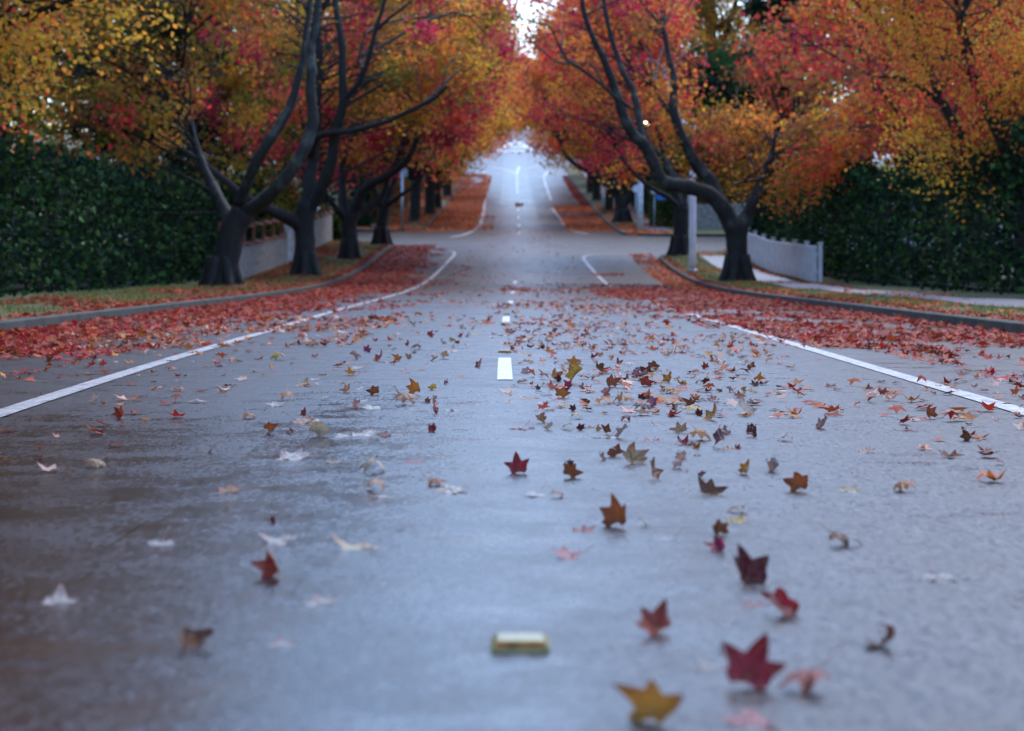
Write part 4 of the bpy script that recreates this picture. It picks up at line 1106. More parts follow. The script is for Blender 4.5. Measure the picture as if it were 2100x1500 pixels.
# ================================================================== FALLEN LEAVES
LOBES = [(90, 1.0), (90 - 57, .93), (90 + 57, .93), (90 - 116, .66), (90 + 116, .66)]
def leaf_R(th, lb):
    r = np.full(th.shape, .20)
    for a, l in lb:
        d = np.abs((th - math.radians(a) + math.pi) % (2 * math.pi) - math.pi)
        hw = math.radians(34)
        u = np.clip(d / hw, 0, 1)
        r = np.maximum(r, np.minimum(.47, l * .75) + (l - np.minimum(.47, l * .75)) * (.55 * (1 - u) ** 3 + .45 * (1 - u)) * (1 + .12 * np.sin(u * math.pi)))
    base = np.abs((th + math.pi / 2 + math.pi) % (2 * math.pi) - math.pi)
    r = np.where(base < math.radians(34), np.minimum(r, .14 + .22 * base), r)
    return r
def leaf_mesh(seed, cup=0., fold=0., curl=0., twist=0., tips=0., wav=.03, cross=0., droop=.42):
    g = np.random.default_rng(seed)
    nt_, nr = 80, 6
    LB = [(a + g.normal(0, 5), l * g.uniform(.72, 1.08)) for a, l in LOBES]
    th = np.linspace(0, 2 * math.pi, nt_, endpoint=False) + math.pi / 2
    Rr = leaf_R(th, LB) * (1 + .06 * g.normal(size=nt_) * 0 + .07 * np.sin(3 * th + g.uniform(0, 6)) * .6)
    Rr *= 1 + .012 * np.where(np.arange(nt_) % 2, 1, -1)
    V = [(0, 0, 0)]; C = [(0, 1, 0)]
    for j in range(1, nr + 1):
        q = j / nr
        for i in range(nt_):
            r = Rr[i] * q
            V.append((r * math.cos(th[i]), r * math.sin(th[i]), 0))
            dv = min(abs((th[i] - math.radians(a) + math.pi) % (2 * math.pi) - math.pi) for a, l in LB) * r
            C.append((q * min(Rr[i] / .9, 1.), max(0, 1 - dv / .035) * (1 - .6 * q), 0))
    V = np.array(V, float); C = np.array(C)
    x, y = V[:, 0].copy(), V[:, 1].copy(); r = np.hypot(x, y)
    z = cup * r ** 2 + fold * np.abs(x) + tips * np.maximum(r - .45, 0) ** 1.5 * 2
    p1, p2, p3 = g.uniform(0, 6, 3)
    z += wav * (np.sin(5 * x + p1) + np.sin(6 * y + p2) + .7 * np.sin(9 * x + 7 * y + p3)) * r
    # radial drooping/curling of single lobes
    for a, l in LB:
        k = g.normal(.05, droop)
        d = np.abs((np.arctan2(y, x) - math.radians(a) + math.pi) % (2 * math.pi) - math.pi)
        z += k * np.maximum(r - .3, 0) ** 1.3 * np.clip(1 - d / .5, 0, 1)
    V[:, 2] = z
    if curl:      # bend round the x axis
        k = curl; yy = V[:, 1].copy(); zz = V[:, 2].copy(); Rb = 1 / k
        V[:, 1] = np.sin(yy * k) * (Rb - zz); V[:, 2] = Rb - np.cos(yy * k) * (Rb - zz)
    if cross:     # bend round the y axis
        k = cross; xx = V[:, 0].copy(); zz = V[:, 2].copy(); Rb = 1 / k
        V[:, 0] = np.sin(xx * k) * (Rb - zz); V[:, 2] = Rb - np.cos(xx * k) * (Rb - zz)
    if twist:
        a = twist * V[:, 1]; ca, sa = np.cos(a), np.sin(a)
        xx, zz = V[:, 0].copy(), V[:, 2].copy(); V[:, 0] = xx * ca - zz * sa; V[:, 2] = xx * sa + zz * ca
    F_ = []
    n = nt_
    for i in range(n): F_.append((0, 1 + i, 1 + (i + 1) % n, 1 + (i + 1) % n))
    tri = np.array([f[:3] for f in F_])
    quads = []
    for j in range(nr - 1):
        for i in range(n):
            a = 1 + j * n + i; b_ = 1 + j * n + (i + 1) % n
            quads += [(a, a + n, b_ + n), (a, b_ + n, b_)]
    me = np_mesh('fallen_leaf', V, np.concatenate([tri, np.array(quads)]), C, smooth=True)
    me.materials.append(M['fallen'])
    # leaf stalk mesh starting at the blade's base
    b0 = V[1 + (nr - 1) * n + n // 2] * .5
    g2 = g.normal(0, .12, 3)
    sb = MB(); dirn = np.array([g2[0], -1, max(z[0], 0) + .25 + abs(g2[2]) * 2])
    pts = catmull([V[0], b0 + np.array([0, -.02, .0]), b0 + dirn * .35 + (0, 0, -.05), b0 + dirn * .8 + (g2[1], 0, .1)], 4)
    sb.tube(pts, np.linspace(.016, .012, len(pts)), 5)
    sm = sb.mesh('stalk', True); sm.materials.append(M['stalk'])
    return me, sm, V
SHAPES = {
 'up':   [leaf_mesh(300 + i, cup=c, fold=f, curl=k, tips=t, wav=.035) for i, (c, f, k, t) in enumerate([(.25, .10, .8, .1), (.45, .0, .4, -.1), (.1, .3, 1.1, .15), (.6, .15, .1, .0), (.05, .45, .7, .2), (.2, .1, 1.4, .1), (.35, .2, .5, -.2)])],
 'vee':  [leaf_mesh(340 + i, cup=.1, fold=f, curl=k, cross=c, wav=.04) for i, (f, k, c) in enumerate([(.7, .4, .5), (.5, .8, .9), (.9, .2, .3)])],
 'flat': [leaf_mesh(400 + i, cup=c, fold=f, tips=t, wav=.03, droop=.10) for i, (c, f, t) in enumerate([(.02, .02, .05), (.04, -.03, .08), (-.02, .03, .12), (.03, .06, .0), (.01, .0, .16)])],
 'arch': [leaf_mesh(500 + i, cup=c, fold=f, cross=x_, wav=.04, droop=.18) for i, (c, f, x_) in enumerate([(-.35, -.1, -.4), (-.25, -.25, -.6), (-.5, .0, -.2)])],
 'curl': [leaf_mesh(600 + i, cup=c, curl=k, cross=x_, twist=w_, wav=.07) for i, (c, k, x_, w_) in enumerate([(.2, 2.0, .4, .5), (.1, .5, 2.4, .3), (.3, 1.5, 1.2, -.6), (-.1, -1.9, .6, .8), (.0, 2.6, .2, 0.)])],
}
LC = {'rust': (.36, .085, .018), 'orange': (.58, .19, .025), 'amber': (.62, .27, .03), 'golden': (.66, .36, .04), 'yellow': (.74, .50, .05),
      'crimson': (.42, .018, .040), 'red': (.45, .045, .025), 'maroon': (.13, .012, .018), 'brown': (.20, .065, .022), 'dark brown': (.085, .026, .014),
      'tan': (.52, .33, .17), 'cream': (.66, .52, .34), 'pink': (.58, .24, .25), 'mauve': (.34, .15, .24), 'peach': (.62, .30, .16), 'pale': (.66, .60, .54), 'white': (.72, .70, .68), 'purple': (.17, .035, .075), 'magenta': (.42, .03, .12)}
POSE = {'up': 'standing upright', 'vee': 'folded on edge', 'flat': 'lying flat', 'arch': 'arched over', 'curl': 'curled up'}
# photo pixel of the contact point, width in photo pixels, pose, colour, own label
HAND = [
 (1340, 1482, 140, 'up', 'amber', 'large golden orange star leaf standing upright, nearest to the camera at bottom right'),
 (1345, 1303, 92, 'up', 'red', 'brownish red star leaf standing upright to the right of the cream road marker'),
 (1535, 1408, 130, 'up', 'crimson', 'deep crimson star leaf standing tall behind the nearest golden leaf'),
 (1530, 1196, 110, 'vee', 'maroon', 'blackish maroon leaf propped on edge at the right border of the photo'),
 (1482, 1132, 60, 'vee', 'magenta', 'twisted magenta leaf beside the blackish maroon one, at the right border'),
 (1474, 1100, 46, 'up', 'brown', 'small brown leaf tip rising behind the twisted magenta leaf'),
 (1266, 1082, 84, 'up', 'rust', 'rust brown leaf with a long side lobe, half way from marker to the crowd'),
 (1172, 1148, 86, 'flat', 'pink', 'dusty pink leaf lying flat up and right of the road marker'),
 (1195, 1091, 52, 'flat', 'pink', None), (1372, 1106, 52, 'flat', 'white', None), (1322, 1082, 26, 'curl', 'pale', None),
 (1515, 1052, 54, 'arch', 'cream', None), (1505, 1073, 56, 'flat', 'yellow', None),
 (1455, 1016, 62, 'up', 'brown', 'brown star leaf standing on the right before the small maroon curl'),
 (1337, 985, 60, 'up', 'rust', 'orange rust leaf with one raised lobe in front of the tan star'),
 (1533, 973, 46, 'vee', 'amber', 'amber V shaped leaf standing at the right border'),
 (1062, 971, 58, 'up', 'crimson', 'solitary crimson leaf standing upright just right of the lane centre'),
 (1168, 981, 46, 'up', 'rust', 'rust orange leaf with a dark bent tip, right of the solitary crimson leaf'),
 (1166, 958, 28, 'curl', 'dark brown', None),
 (1297, 951, 76, 'up', 'tan', 'big pale tan star leaf with raised lobes, in front of a rust orange star'),
 (1262, 938, 46, 'up', 'rust', 'rust orange star leaf standing right behind the big pale tan star'),
 (1236, 946, 24, 'curl', 'maroon', None), (1388, 962, 42, 'curl', 'pink', None), (1440, 981, 24, 'curl', 'maroon', None),
 (1400, 972, 30, 'flat', 'pale', None),
 (570, 1182, 80, 'vee', 'red', 'red orange leaf with a tall dark red lobe at the left border'),
 (655, 1241, 80, 'flat', 'white', 'whitish leaf lying flat with its stalk sticking up, lower left'),
 (575, 1326, 66, 'flat', 'white', 'whitish leaf lying flat at the left border, nearest on the left side'),
 (740, 1126, 104, 'flat', 'cream', 'long cream leaf lying flat on the dark damp patch'),
 (580, 1116, 82, 'flat', 'white', None), (556, 1072, 26, 'curl', 'maroon', None), (1480, 1340, 32, 'curl', 'maroon', None),
 (1450, 1372, 70, 'flat', 'pale', None), (1530, 1488, 110, 'flat', 'pink', None), (1480, 1284, 46, 'flat', 'white', None), (1548, 1248, 60, 'flat', 'pink', None),
 (768, 969, 76, 'arch', 'cream', 'cream white leaf with one lobe raised like a sail, left of centre'),
 (770, 1006, 62, 'arch', 'peach', None), (788, 1021, 62, 'flat', 'white', None), (888, 997, 48, 'arch', 'peach', None), (922, 1010, 84, 'flat', 'pale', None),
 (1100, 1018, 60, 'flat', 'white', None), (1140, 1022, 46, 'arch', 'peach', None), (1207, 1006, 30, 'flat', 'pink', None),
 (595, 944, 84, 'flat', 'white', None), (686, 949, 44, 'flat', 'peach', None), (850, 951, 52, 'flat', 'pink', None), (905, 940, 30, 'flat', 'pale', None),
 (652, 896, 64, 'up', 'cream', 'cream star leaf with orange tips cupped upward near the left border'),
 (700, 897, 50, 'flat', 'pale', None), (556, 891, 46, 'vee', 'rust', None), (598, 891, 24, 'curl', 'maroon', None), (740, 895, 60, 'flat', 'white', None),
 (790, 896, 30, 'curl', 'pink', None), (617, 867, 58, 'flat', 'peach', None), (887, 886, 34, 'vee', 'crimson', 'crimson leaf with a pink fold standing left of the lane centre'),
 (900, 908, 28, 'flat', 'mauve', None), (765, 889, 44, 'flat', 'white', None), (812, 892, 40, 'flat', 'white', None),
 (626, 851, 26, 'vee', 'red', 'dark red half leaf standing on edge near the left border'),
 (586, 822, 46, 'arch', 'amber', None), (572, 833, 50, 'flat', 'pale', None), (666, 822, 28, 'arch', 'white', None), (620, 792, 44, 'flat', 'tan', None),
 (645, 780, 32, 'flat', 'white', None), (696, 786, 22, 'flat', 'peach', None), (712, 805, 24, 'up', 'peach', None), (738, 799, 26, 'flat', 'white', None),
 (768, 811, 30, 'up', 'rust', 'orange rust leaf with two spikes up, left of the orange star'),
 (853, 810, 42, 'up', 'orange', 'orange star leaf with dark red tips standing clear, left of the white dash'),
 (888, 800, 20, 'up', 'yellow', 'small yellow orange leaf standing just right of the orange star'), (913, 789, 20, 'up', 'mauve', None), (902, 804, 24, 'flat', 'cream', None),
 (876, 826, 16, 'up', 'rust', None), (828, 830, 58, 'arch', 'peach', None), (890, 848, 44, 'curl', 'crimson', None), (926, 843, 36, 'flat', 'white', None),
 (812, 808, 22, 'curl', 'mauve', None), (735, 826, 34, 'flat', 'peach', None), (728, 838, 30, 'curl', 'crimson', None), (765, 839, 46, 'flat', 'white', None), (748, 824, 26, 'flat', 'white', None),
 (643, 733, 24, 'curl', 'red', None), (572, 739, 40, 'arch', 'yellow', None), (606, 737, 18, 'arch', 'white', None), (752, 723, 22, 'up', 'magenta', None),
 (731, 738, 24, 'curl', 'maroon', None), (776, 741, 36, 'up', 'red', None), (790, 744, 30, 'flat', 'cream', None), (816, 741, 24, 'up', 'orange', None), (838, 737, 22, 'vee', 'tan', None),
 (855, 717, 30, 'arch', 'maroon', 'very dark maroon leaf like a hunched bird, beyond and left of the dash'), (828, 709, 26, 'flat', 'peach', None), (890, 741, 20, 'curl', 'brown', None), (909, 736, 22, 'curl', 'orange', None),
 (985, 754, 30, 'vee', 'crimson', 'crimson pointed leaf poised on one lobe just left of the white dash'), (926, 722, 36, 'flat', 'pale', None), (1024, 724, 14, 'flat', 'orange', None),
 (881, 692, 20, 'up', 'red', None), (926, 700, 14, 'up', 'golden', None), (945, 693, 18, 'up', 'red', None), (968, 687, 32, 'flat', 'yellow', None), (937, 705, 14, 'up', 'maroon', None), (908, 706, 24, 'curl', 'purple', None),
 (1026, 705, 18, 'flat', 'pale', None), (1048, 712, 16, 'arch', 'orange', None), (872, 749, 22, 'flat', 'peach', None), (940, 774, 28, 'flat', 'peach', None), (830, 767, 24, 'flat', 'pink', None), (730, 756, 46, 'flat', 'white', None), (738, 766, 28, 'flat', 'mauve', None),
 (1035, 812, 32, 'flat', 'cream', None), (1045, 845, 18, 'flat', 'brown', None),
 (1232, 766, 40, 'up', 'brown', 'brown star leaf spread wide in the crowd, behind the rust star'), (1253, 794, 40, 'up', 'rust', 'rust red star leaf with three spikes in the middle of the crowd of leaves'),
 (1290, 788, 30, 'vee', 'maroon', None), (1138, 781, 42, 'up', 'orange', None), (1150, 783, 22, 'vee', 'maroon', None), (1180, 786, 44, 'curl', 'golden', None), (1166, 797, 26, 'up', 'crimson', None), (1194, 801, 22, 'up', 'pink', None),
 (1240, 812, 28, 'vee', 'pink', None), (1201, 831, 30, 'up', 'brown', 'dark red brown star leaf standing in the near row of the crowd'), (1178, 844, 24, 'vee', 'purple', 'purple leaf standing like a shell next to a pale one in the crowd'), (1198, 842, 24, 'arch', 'cream', None),
 (1278, 828, 50, 'arch', 'amber', None), (1256, 831, 44, 'flat', 'maroon', None), (1182, 859, 36, 'arch', 'yellow', None), (1120, 835, 24, 'curl', 'peach', None), (1124, 845, 30, 'flat', 'brown', None),
 (1102, 799, 16, 'up', 'dark brown', None), (1090, 789, 16, 'up', 'rust', None), (1072, 786, 24, 'curl', 'peach', None), (1150, 816, 34, 'up', 'orange', None), (1120, 812, 40, 'flat', 'purple', None), (1092, 818, 34, 'flat', 'amber', None), (1140, 822, 46, 'flat', 'pink', None),
 (1104, 806, 20, 'arch', 'dark brown', None), (1162, 808, 26, 'vee', 'purple', None), (1080, 766, 26, 'curl', 'mauve', None), (1146, 760, 26, 'flat', 'cream', None), (1175, 765, 20, 'vee', 'tan', None), (1135, 796, 26, 'arch', 'tan', None), (1222, 780, 30, 'arch', 'tan', None),
 (1106, 867, 34, 'curl', 'peach', None), (1066, 881, 48, 'flat', 'pink', None), (1090, 882, 24, 'flat', 'mauve', None), (1076, 884, 14, 'arch', 'crimson', None), (1241, 892, 34, 'vee', 'brown', 'tall narrow brown leaf twisted upright in front of the crowd'), (1222, 884, 22, 'vee', 'golden', None),
 (1275, 899, 40, 'curl', 'maroon', 'rolled up maroon leaf like a little tube right of the tall narrow brown one'), (1285, 864, 36, 'arch', 'maroon', None), (1165, 882, 34, 'arch', 'cream', None), (1128, 882, 24, 'curl', 'tan', None), (1244, 899, 64, 'flat', 'pale', None), (1205, 880, 28, 'flat', 'peach', None), (1190, 883, 26, 'vee', 'maroon', None),
 (1340, 759, 32, 'up', 'brown', None), (1370, 785, 32, 'up', 'amber', 'amber five pointed star leaf standing alone right of the crowd'), (1323, 792, 36, 'up', 'red', 'red star leaf with orange base just left of the amber five pointed star'), (1322, 772, 44, 'curl', 'maroon', None), (1305, 774, 30, 'vee', 'mauve', None), (1344, 765, 24, 'flat', 'yellow', None), (1403, 790, 13, 'up', 'golden', None),
 (1374, 807, 40, 'arch', 'amber', None), (1362, 803, 16, 'curl', 'dark brown', None), (1392, 797, 16, 'arch', 'rust', None), (1332, 818, 32, 'vee', 'peach', None), (1315, 820, 22, 'up', 'maroon', None), (1336, 834, 32, 'vee', 'mauve', None), (1320, 841, 42, 'arch', 'maroon', None), (1368, 822, 30, 'flat', 'yellow', None), (1388, 841, 22, 'vee', 'rust', None),
 (1416, 836, 34, 'up', 'brown', None), (1418, 848, 54, 'arch', 'yellow', 'bright yellow leaf lying under a brown upright one, right of the crowd'), (1433, 853, 28, 'vee', 'maroon', None), (1460, 862, 54, 'up', 'amber', 'large amber orange star leaf leaning open right of the bright yellow leaf'), (1434, 788, 24, 'arch', 'rust', None), (1440, 765, 28, 'flat', 'maroon', None), (1447, 757, 20, 'up', 'red', None), (1466, 767, 22, 'arch', 'orange', None),
 (1540, 758, 26, 'up', 'rust', None), (1516, 749, 28, 'flat', 'brown', None), (1395, 725, 18, 'curl', 'red', None), (1524, 805, 22, 'up', 'amber', None), (1543, 808, 24, 'arch', 'golden', None), (1500, 805, 16, 'curl', 'maroon', None), (1477, 804, 12, 'up', 'maroon', None), (1536, 833, 30, 'curl', 'dark brown', None), (1546, 838, 24, 'flat', 'orange', None), (1518, 817, 28, 'curl', 'peach', None),
 (1527, 849, 46, 'curl', 'pale', None), (1440, 824, 38, 'flat', 'maroon', None), (1465, 824, 30, 'curl', 'pink', None), (1440, 804, 36, 'arch', 'pale', None), (1420, 800, 14, 'flat', 'tan', None), (1548, 793, 24, 'up', 'brown', None),
 (1396, 888, 40, 'up', 'tan', 'pale tan and brown star leaf standing up left of the flat ochre leaf'), (1430, 904, 62, 'arch', 'amber', 'flat ochre star leaf draped over a crimson heap on the right'), (1405, 914, 50, 'curl', 'crimson', None), (1428, 921, 24, 'up', 'orange', None), (1382, 914, 34, 'flat', 'pink', None), (1478, 918, 46, 'curl', 'purple', None), (1490, 924, 42, 'flat', 'peach', None), (1512, 922, 18, 'up', 'red', None), (1488, 892, 36, 'curl', 'maroon', None), (1540, 896, 44, 'curl', 'maroon', None),
 (1337, 907, 46, 'flat', 'pink', None), (1432, 937, 24, 'arch', 'mauve', None), (1400, 943, 36, 'curl', 'peach', None), (1345, 873, 34, 'flat', 'pale', None), (1410, 1010, 30, 'flat', 'pale', None),
 (1640, 1010, 62, 'up', 'rust', None), (1720, 1120, 80, 'arch', 'brown', None), (1600, 1262, 88, 'curl', 'crimson', None), (1780, 930, 50, 'flat', 'peach', None), (1690, 880, 44, 'curl', 'maroon', None),
 (1850, 1010, 60, 'arch', 'orange', None), (1930, 1190, 92, 'flat', 'pale', None), (1665, 1420, 120, 'arch', 'red', None), (1990, 905, 48, 'vee', 'brown', None), (1815, 1330, 100, 'curl', 'brown', None), (1610, 905, 40, 'arch', 'golden', None), (1740, 1010, 54, 'flat', 'cream', None),
 (1590, 968, 50, 'curl', 'purple', None), (1905, 860, 40, 'up', 'rust', None), (470, 1010, 64, 'flat', 'peach', None), (330, 1120, 84, 'flat', 'white', None), (430, 930, 46, 'curl', 'maroon', None), (200, 960, 54, 'arch', 'tan', None), (120, 1240, 96, 'flat', 'pale', None), (380, 1330, 110, 'curl', 'brown', None), (510, 860, 40, 'arch', 'amber', None), (250, 860, 38, 'vee', 'red', None),
]
XW = 1.72
leaf_items = []
def place_leaf(x, d, scale, pose, color, gz, seed, detail):
    g = np.random.default_rng(seed)
    me, sm, V = SHAPES[pose][g.integers(0, len(SHAPES[pose]))]
    if pose == 'up':    e = (R(g.uniform(32, 84)), R(g.uniform(-32, 32)), R(g.uniform(-60, 60)))
    elif pose == 'vee': e = (R(g.uniform(40, 100)), R(g.uniform(-60, 60)), R(g.uniform(-70, 70)))
    elif pose == 'flat': e = (R(g.uniform(2, 15)), R(g.uniform(-7, 7)), R(g.uniform(0, 360)))
    elif pose == 'arch': e = (R(g.uniform(-10, 16)), R(g.uniform(-12, 12)), R(g.uniform(0, 360)))
    else: e = (R(g.uniform(-40, 60)), R(g.uniform(-50, 50)), R(g.uniform(0, 360)))
    from mathutils import Euler
    od = 'ZYX' if pose == 'flat' else 'XYZ'
    rot = np.array(Euler(e, od).to_matrix())
    W = V @ rot.T * scale
    o = bpy.data.objects.new('fallen_leaf', me); COL.objects.link(o)
    o.rotation_mode = od; o.rotation_euler = Euler(e, od); o.scale = (scale,) * 3
    o.location = (x, d, gz - W[:, 2].min() - .0025)
    c = np.array(LC[color]) * (.72 if color not in ('white', 'pale', 'cream', 'pink', 'peach', 'tan') else .75) * g.uniform(.88, 1.12) * g.uniform(.94, 1.06, 3)
    o.color = (*c, 1)
    if detail:
        s = bpy.data.objects.new('stalk', sm); COL.objects.link(s); s.parent = o
    return o
used = []
for i, (px, py, wpx, pose, colr, lab) in enumerate(HAND):
    x, d = G(px, py)
    ppm = F / d
    s = wpx / ppm / XW * (1.12 if pose == 'curl' else 1.0)
    s = min(s * (1.3 if py > 1150 and px > 1330 and i > 0 else 1.12), .115)
    o = place_leaf(x, d, s, pose, colr, rz(x - cx(d), d), 1000 + i, True)
    leaf_items.append((o, px, py, pose, colr, lab)); used.append((x, d))
# further single leaves: the largest of the rest in view
used = np.array(used)
NEED = 300 - len(leaf_items); gi = 0
cn = ['red', 'rust', 'orange', 'maroon', 'crimson', 'amber', 'brown', 'pale', 'peach', 'yellow', 'pink', 'white']
cw = np.array([3, 3, 2.2, 2.6, 2, 1.4, 2, 2, 1.4, .8, 1.2, 1.6]); cw /= cw.sum()
extra = []
g0 = np.random.default_rng(55)
while len(extra) < NEED:
    py = g0.uniform(648, 760); px = g0.uniform(552, 1548)
    right = px > 1040
    dens = (.95 if 1050 < px < 1300 else .42) if right else .22
    if py > 720: dens *= .35
    if g0.random() > dens: continue
    x, d = G(px, py)
    if np.min(np.hypot(used[:, 0] - x, used[:, 1] - d)) < .07: continue
    used = np.vstack([used, (x, d)]); extra.append((px, py, x, d))
for i, (px, py, x, d) in enumerate(extra):
    pose = str(g0.choice(['up', 'flat', 'arch', 'curl', 'vee'], p=[.12, .36, .22, .20, .10])); colr = str(g0.choice(cn, p=cw))
    o = place_leaf(x, d, g0.uniform(.034, .055), pose, colr, rz(x - cx(d), d), 5000 + i, False)
    leaf_items.append((o, px, py, pose, colr, None))
# labels: own look first, then the place beside a landmark
LM = [(1068, 1335, 'the cream road marker'), (1340, 1420, 'the nearest golden leaf'), (1035, 757, 'the sharp white dash'), (853, 795, 'the left orange star'), (1062, 945, 'the solitary crimson leaf'),
      (1297, 935, 'the pale tan star'), (1370, 770, 'the amber star'), (1417, 842, 'the bright yellow leaf'), (1455, 990, 'the brown right star'), (652, 885, 'the cupped cream star'),
      (768, 960, 'the sail shaped leaf'), (1253, 780, 'the crowded rust star'), (855, 708, 'the hunched maroon leaf'), (1430, 895, 'the draped ochre leaf'), (1201, 820, 'the dark brown star'), (1038, 660, 'the second white dash')]
groups = {}
for it in leaf_items:
    o, px, py, pose, colr, lab = it
    if lab is None:
        dd = [math.hypot(px - a, (py - b) * 2.2) for a, b, _ in LM]; j = int(np.argmin(dd)); a, b, nm = LM[j]
        dx, dy = px - a, py - b
        rel = ('right of' if dx > 0 else 'left of') if abs(dx) > 1.6 * abs(dy) else ('in front of' if dy > 0 else 'behind')
        lab = f'{colr} leaf {POSE[pose]}, {rel} {nm}'
    groups.setdefault(lab, []).append(it)
ORD = ['leftmost', 'second from left', 'third from left', 'fourth from left', 'fifth from left', 'sixth from left', 'seventh from left', 'eighth from left', 'ninth from left', 'tenth from left', 'eleventh from left', 'twelfth from left']
for lab, its in groups.items():
    its.sort(key=lambda q: q[1])
    for j, it in enumerate(its):
        l2 = lab if len(its) == 1 else lab + f', {ORD[j]}'
        tag(it[0], l2, 'fallen leaf', 'fallen leaves on the wet road')

# ------------------------------------------------------------------ the uncountable rest: one carpet of small star leaves
def litter(pts, size, cols, tilt):
    n = len(pts)
    k = 10
    ang = np.arange(k) * math.pi * 2 / k
    rad = np.where(np.arange(k) % 2 == 0, 1., .46)
    rad = np.array([1, .48, .92, .42, .6, .22, .6, .42, .92, .48])
    base = np.stack([rad * np.sin(ang), rad * np.cos(ang), .0 * ang], 1)
    s = (size * rng.uniform(.5, 1.35, n))[:, None]
    yaw = rng.uniform(0, 6.283, n); t1 = rng.normal(0, tilt, n); cup = rng.normal(.12, .3, n)
    fo = rng.normal(0, .35, n)
    X = base[None, :, 0] * np.ones((n, 1)); Y = base[None, :, 1] * np.ones((n, 1))
    r2 = X ** 2 + Y ** 2
    Z = cup[:, None] * r2 + fo[:, None] * np.abs(X) * .6 + rng.normal(0, .10, X.shape) * r2
    Zc = np.zeros((n, 1))
    X = np.hstack([X, Zc]); Y = np.hstack([Y, Zc]); Z = np.hstack([Z, Zc])
    ca, sa = np.cos(t1)[:, None], np.sin(t1)[:, None]
    Y, Z = Y * ca - Z * sa, Y * sa + Z * ca
    cb, sb = np.cos(yaw)[:, None], np.sin(yaw)[:, None]
    X, Y = X * cb - Y * sb, X * sb + Y * cb
    Z = Z - Z.min(axis=1, keepdims=True)
    V = np.stack([pts[:, 0:1] + X * s, pts[:, 1:2] + Y * s, pts[:, 2:3] + Z * s + .003], -1).reshape(-1, 3)
    i = (np.arange(n) * 11)[:, None]
    f = np.concatenate([i + np.array([[10, (q + 1) % 10, q]]) for q in range(10)])
    return V, f, np.repeat(cols, 11, axis=0)
NZ = np.random.default_rng(5).uniform(0, 1, (96, 96))
def vnoise(x, y):
    x = np.asarray(x); y = np.asarray(y)
    i = np.floor(x).astype(int); j = np.floor(y).astype(int); u = x - i; v = y - j
    u = u * u * (3 - 2 * u); v = v * v * (3 - 2 * v)
    g = lambda a, b: NZ[a % 96, b % 96]
    return (g(i, j) * (1 - u) + g(i + 1, j) * u) * (1 - v) + (g(i, j + 1) * (1 - u) + g(i + 1, j + 1) * u) * v
def fbm(x, y): return .55 * vnoise(x, y) + .3 * vnoise(x * 2.3 + 7, y * 2.3) + .15 * vnoise(x * 5 + 3, y * 5)
zones = []   # (lat0, lat1, d0, d1, leaves per m2, size, thresholding noise scale, threshold, palette)
LITP = {'r': [(.40, .035, .035), (.45, .07, .035), (.36, .025, .04), (.48, .14, .04), (.20, .07, .03), (.14, .05, .03), (.26, .05, .03), (.30, .05, .03), (.50, .16, .06), (.44, .05, .04)],
        'o': [(.46, .12, .035), (.50, .17, .045), (.42, .08, .035), (.38, .06, .035), (.55, .24, .06), (.34, .09, .04)],
        'm': [(.42, .05, .03), (.45, .10, .03), (.25, .03, .02), (.52, .22, .04), (.60, .45, .36), (.14, .03, .02), (.55, .28, .2), (.36, .14, .03)]}
def zone(l0, l1, d0, d1, per, size, thr, pal, nsc=1.1, edge=0., tilt=.32):
    n = int((l1 - l0) * (d1 - d0) * per)
    la = rng.uniform(l0, l1, n); d = rng.uniform(d0, d1, n)
    v = fbm(la * nsc + 20, d * nsc * .45 + 11) + edge * np.abs(la)
    k = v > thr + rng.normal(0, .035, n)
    k &= ~((np.abs(la) < .16) & (((d - 11.5) % 12) < 3.6) & (d < 66))
    la, d = la[k], d[k]
    z = np.array([surf(a, b) for a, b in zip(la, d)])
    pts = np.c_[la + cx(d), d, z]
    pl = np.array(LITP[pal]) * np.array({'r': (.95, .70, .75), 'o': (1.2, 1.0, .9), 'm': (1, .9, .9)}[pal])
    cols = pl[rng.integers(0, len(pl), len(pts))] * rng.uniform(.75, 1.2, (len(pts), 1))
    zones.append(litter(pts, size, cols, tilt))
S = .052
# gutters beside the near corner
zone(-5.38, -3.6, 16, 90, 150, S, .30, 'r'); zone(-3.6, -2.95, 24, 86, 95, S, .46, 'r'); zone(-2.5, -1.6, 24, 76, 40, S, .52, 'r'); zone(-3., -2.4, 24, 76, 14, S, .45, 'r'); zone(-4.4, -1.3, 17, 27, 60, S, .47, 'm', .9)
zone(2.6, 5.38, 17, 57, 130, S, .38, 'r'); zone(1.9, 2.8, 26, 58, 55, S, .50, 'r'); zone(4.45, 5.38, 56, 82, 150, S, .28, 'o'); zone(3.0, 4.6, 56, 60, 60, S, .46, 'r'); zone(2.6, 3.6, 67, 69, 90, S, .34, 'r')
zone(2.2, 3.0, 22, 60, 60, S, .50, 'r', 1.2)
# middle of the road
zone(-.3, 1.9, 22, 60, 26, S, .44, 'm', .6); zone(-1.8, -.2, 22, 60, 7, S, .47, 'm', .6); zone(-.3, .5, 47, 60, 40, S, .5, 'r'); zone(-2., 2.4, 60, 110, 5, S, .5, 'r'); zone(-.2, .4, 150, 156, 90, .07, .3, 'o')
zone(.0, 1.5, 9, 23, 30, .044, .38, 'm', 1.1); zone(-1.4, 0, 11, 23, 4, .042, .45, 'm', 1.1)
# road outside the photo's borders near the camera
zone(1.45, 3.0, 5, 22, 24, .045, .46, 'm', .7); zone(-3.2, -1.45, 5, 20, 10, .045, .5, 'm', .7); zone(-5.38, -3.0, 6, 20, 90, .05, .42, 'r'); zone(3.0, 5.38, 6, 20, 90, .05, .42, 'r')
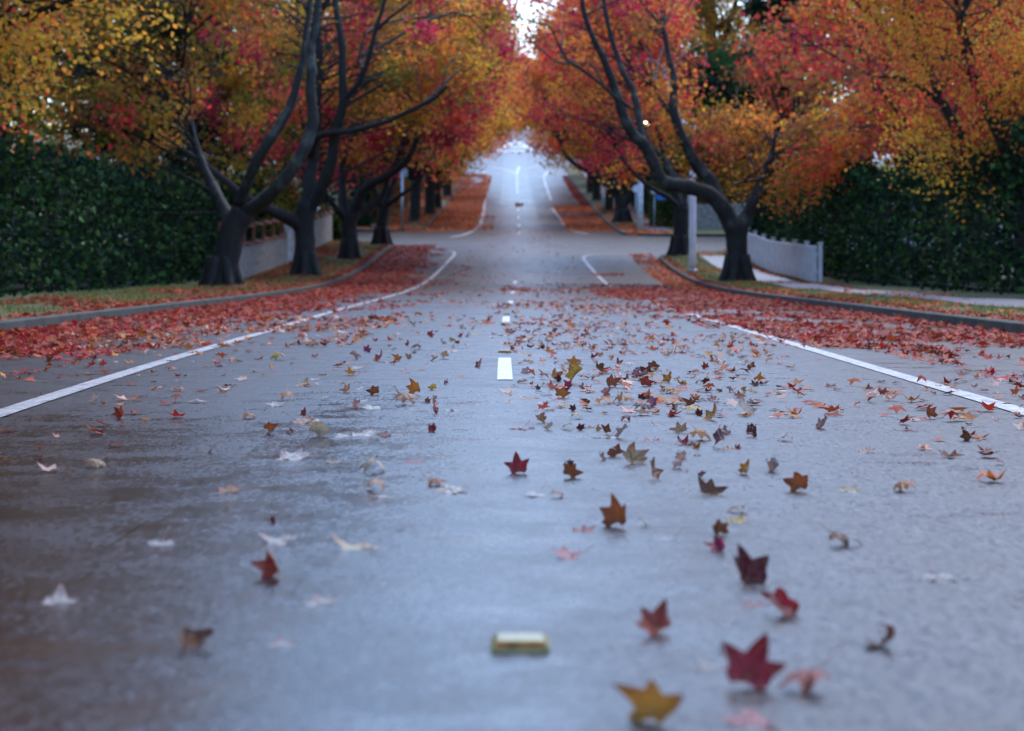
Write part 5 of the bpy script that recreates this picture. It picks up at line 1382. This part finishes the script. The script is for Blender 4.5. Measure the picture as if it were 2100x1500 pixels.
# verges
zone(-8.2, -5.6, 14, 91, 95, S, .43, 'r', .55); zone(5.6, 8.4, 14, 81, 70, S, .50, 'o', .55); zone(8.0, 8.45, 50, 81, 150, S, .35, 'r'); zone(-9.0, -7.2, 60, 90, 130, S, .34, 'r')
zone(-5.8, -5.25, 20, 90, 190, S, .27, 'r', .5); zone(5.25, 5.8, 20, 80, 150, S, .34, 'r', .5)
# beyond the side streets
zone(-5.38, -2.6, 113, 215, 60, .085, .30, 'o', .5); zone(-2.9, -1.5, 113, 150, 28, .075, .50, 'o', .6); zone(-8.0, -5.4, 112.3, 228, 60, .085, .36, 'o', .5); zone(-2.5, 3.0, 108, 135, 4, .07, .55, 'o')
zone(-14, -4, 112.3, 114.5, 75, .07, .30, 'o'); zone(2.7, 5.38, 112, 152, 70, .08, .36, 'o', .5); zone(2.6, 5.3, 146, 152, 60, .08, .3, 'o'); zone(4.7, 5.38, 152, 212, 80, .085, .25, 'r'); zone(5.6, 8.2, 105, 150, 60, .08, .45, 'o', .5)
V = []; Fc = []; Cc = []; off = 0
for v, f, c in zones:
    V.append(v); Fc.append(f + off); Cc.append(c); off += len(v)
o = link('leaf_litter', np_mesh('leaf_litter', np.concatenate(V), np.concatenate(Fc), np.concatenate(Cc)), M['litter'])
tag(o, 'carpet of small red and orange fallen leaves along the gutters and verges', 'leaf litter', kind='stuff')
print('litter leaves', off // 11, 'leaf things', len(leaf_items))

# grass blades on the verges where the soil shows
n = 60000
la = np.where(rng.random(n) < .5, rng.uniform(-8.9, -5.58, n), rng.uniform(5.58, 8.4, n)); d = 16 + (92 - 16) * rng.random(n) ** .8
k = fbm(la * .9 + 3, d * .5) > .40
la, d = la[k], d[k]
kk = np.array([in_verge(a, b) and not (6.95 < a < 8.2) for a, b in zip(la, d)]); la, d = la[kk], d[kk]
z = vz(la, d); x = la + cx(d); n = len(la)
h = rng.uniform(.03, .085, n); a = rng.uniform(0, 6.28, n); w_ = rng.uniform(.006, .012, n)
lx, ly = rng.normal(0, .02, n), rng.normal(0, .02, n)
V = np.empty((n, 3, 3))
V[:, 0] = np.c_[x + np.cos(a) * w_, d + np.sin(a) * w_, z]; V[:, 1] = np.c_[x - np.cos(a) * w_, d - np.sin(a) * w_, z]; V[:, 2] = np.c_[x + lx, d + ly, z + h]
pal = np.array([(.14, .20, .04), (.22, .24, .07), (.30, .26, .12), (.10, .16, .035)])
o = link('grass', np_mesh('grass', V.reshape(-1, 3), np.arange(n * 3).reshape(-1, 3), np.repeat(pal[rng.integers(0, 4, n)], 3, axis=0)), M['hedge'])
tag(o, 'short damp grass on the verges', 'grass', kind='stuff')
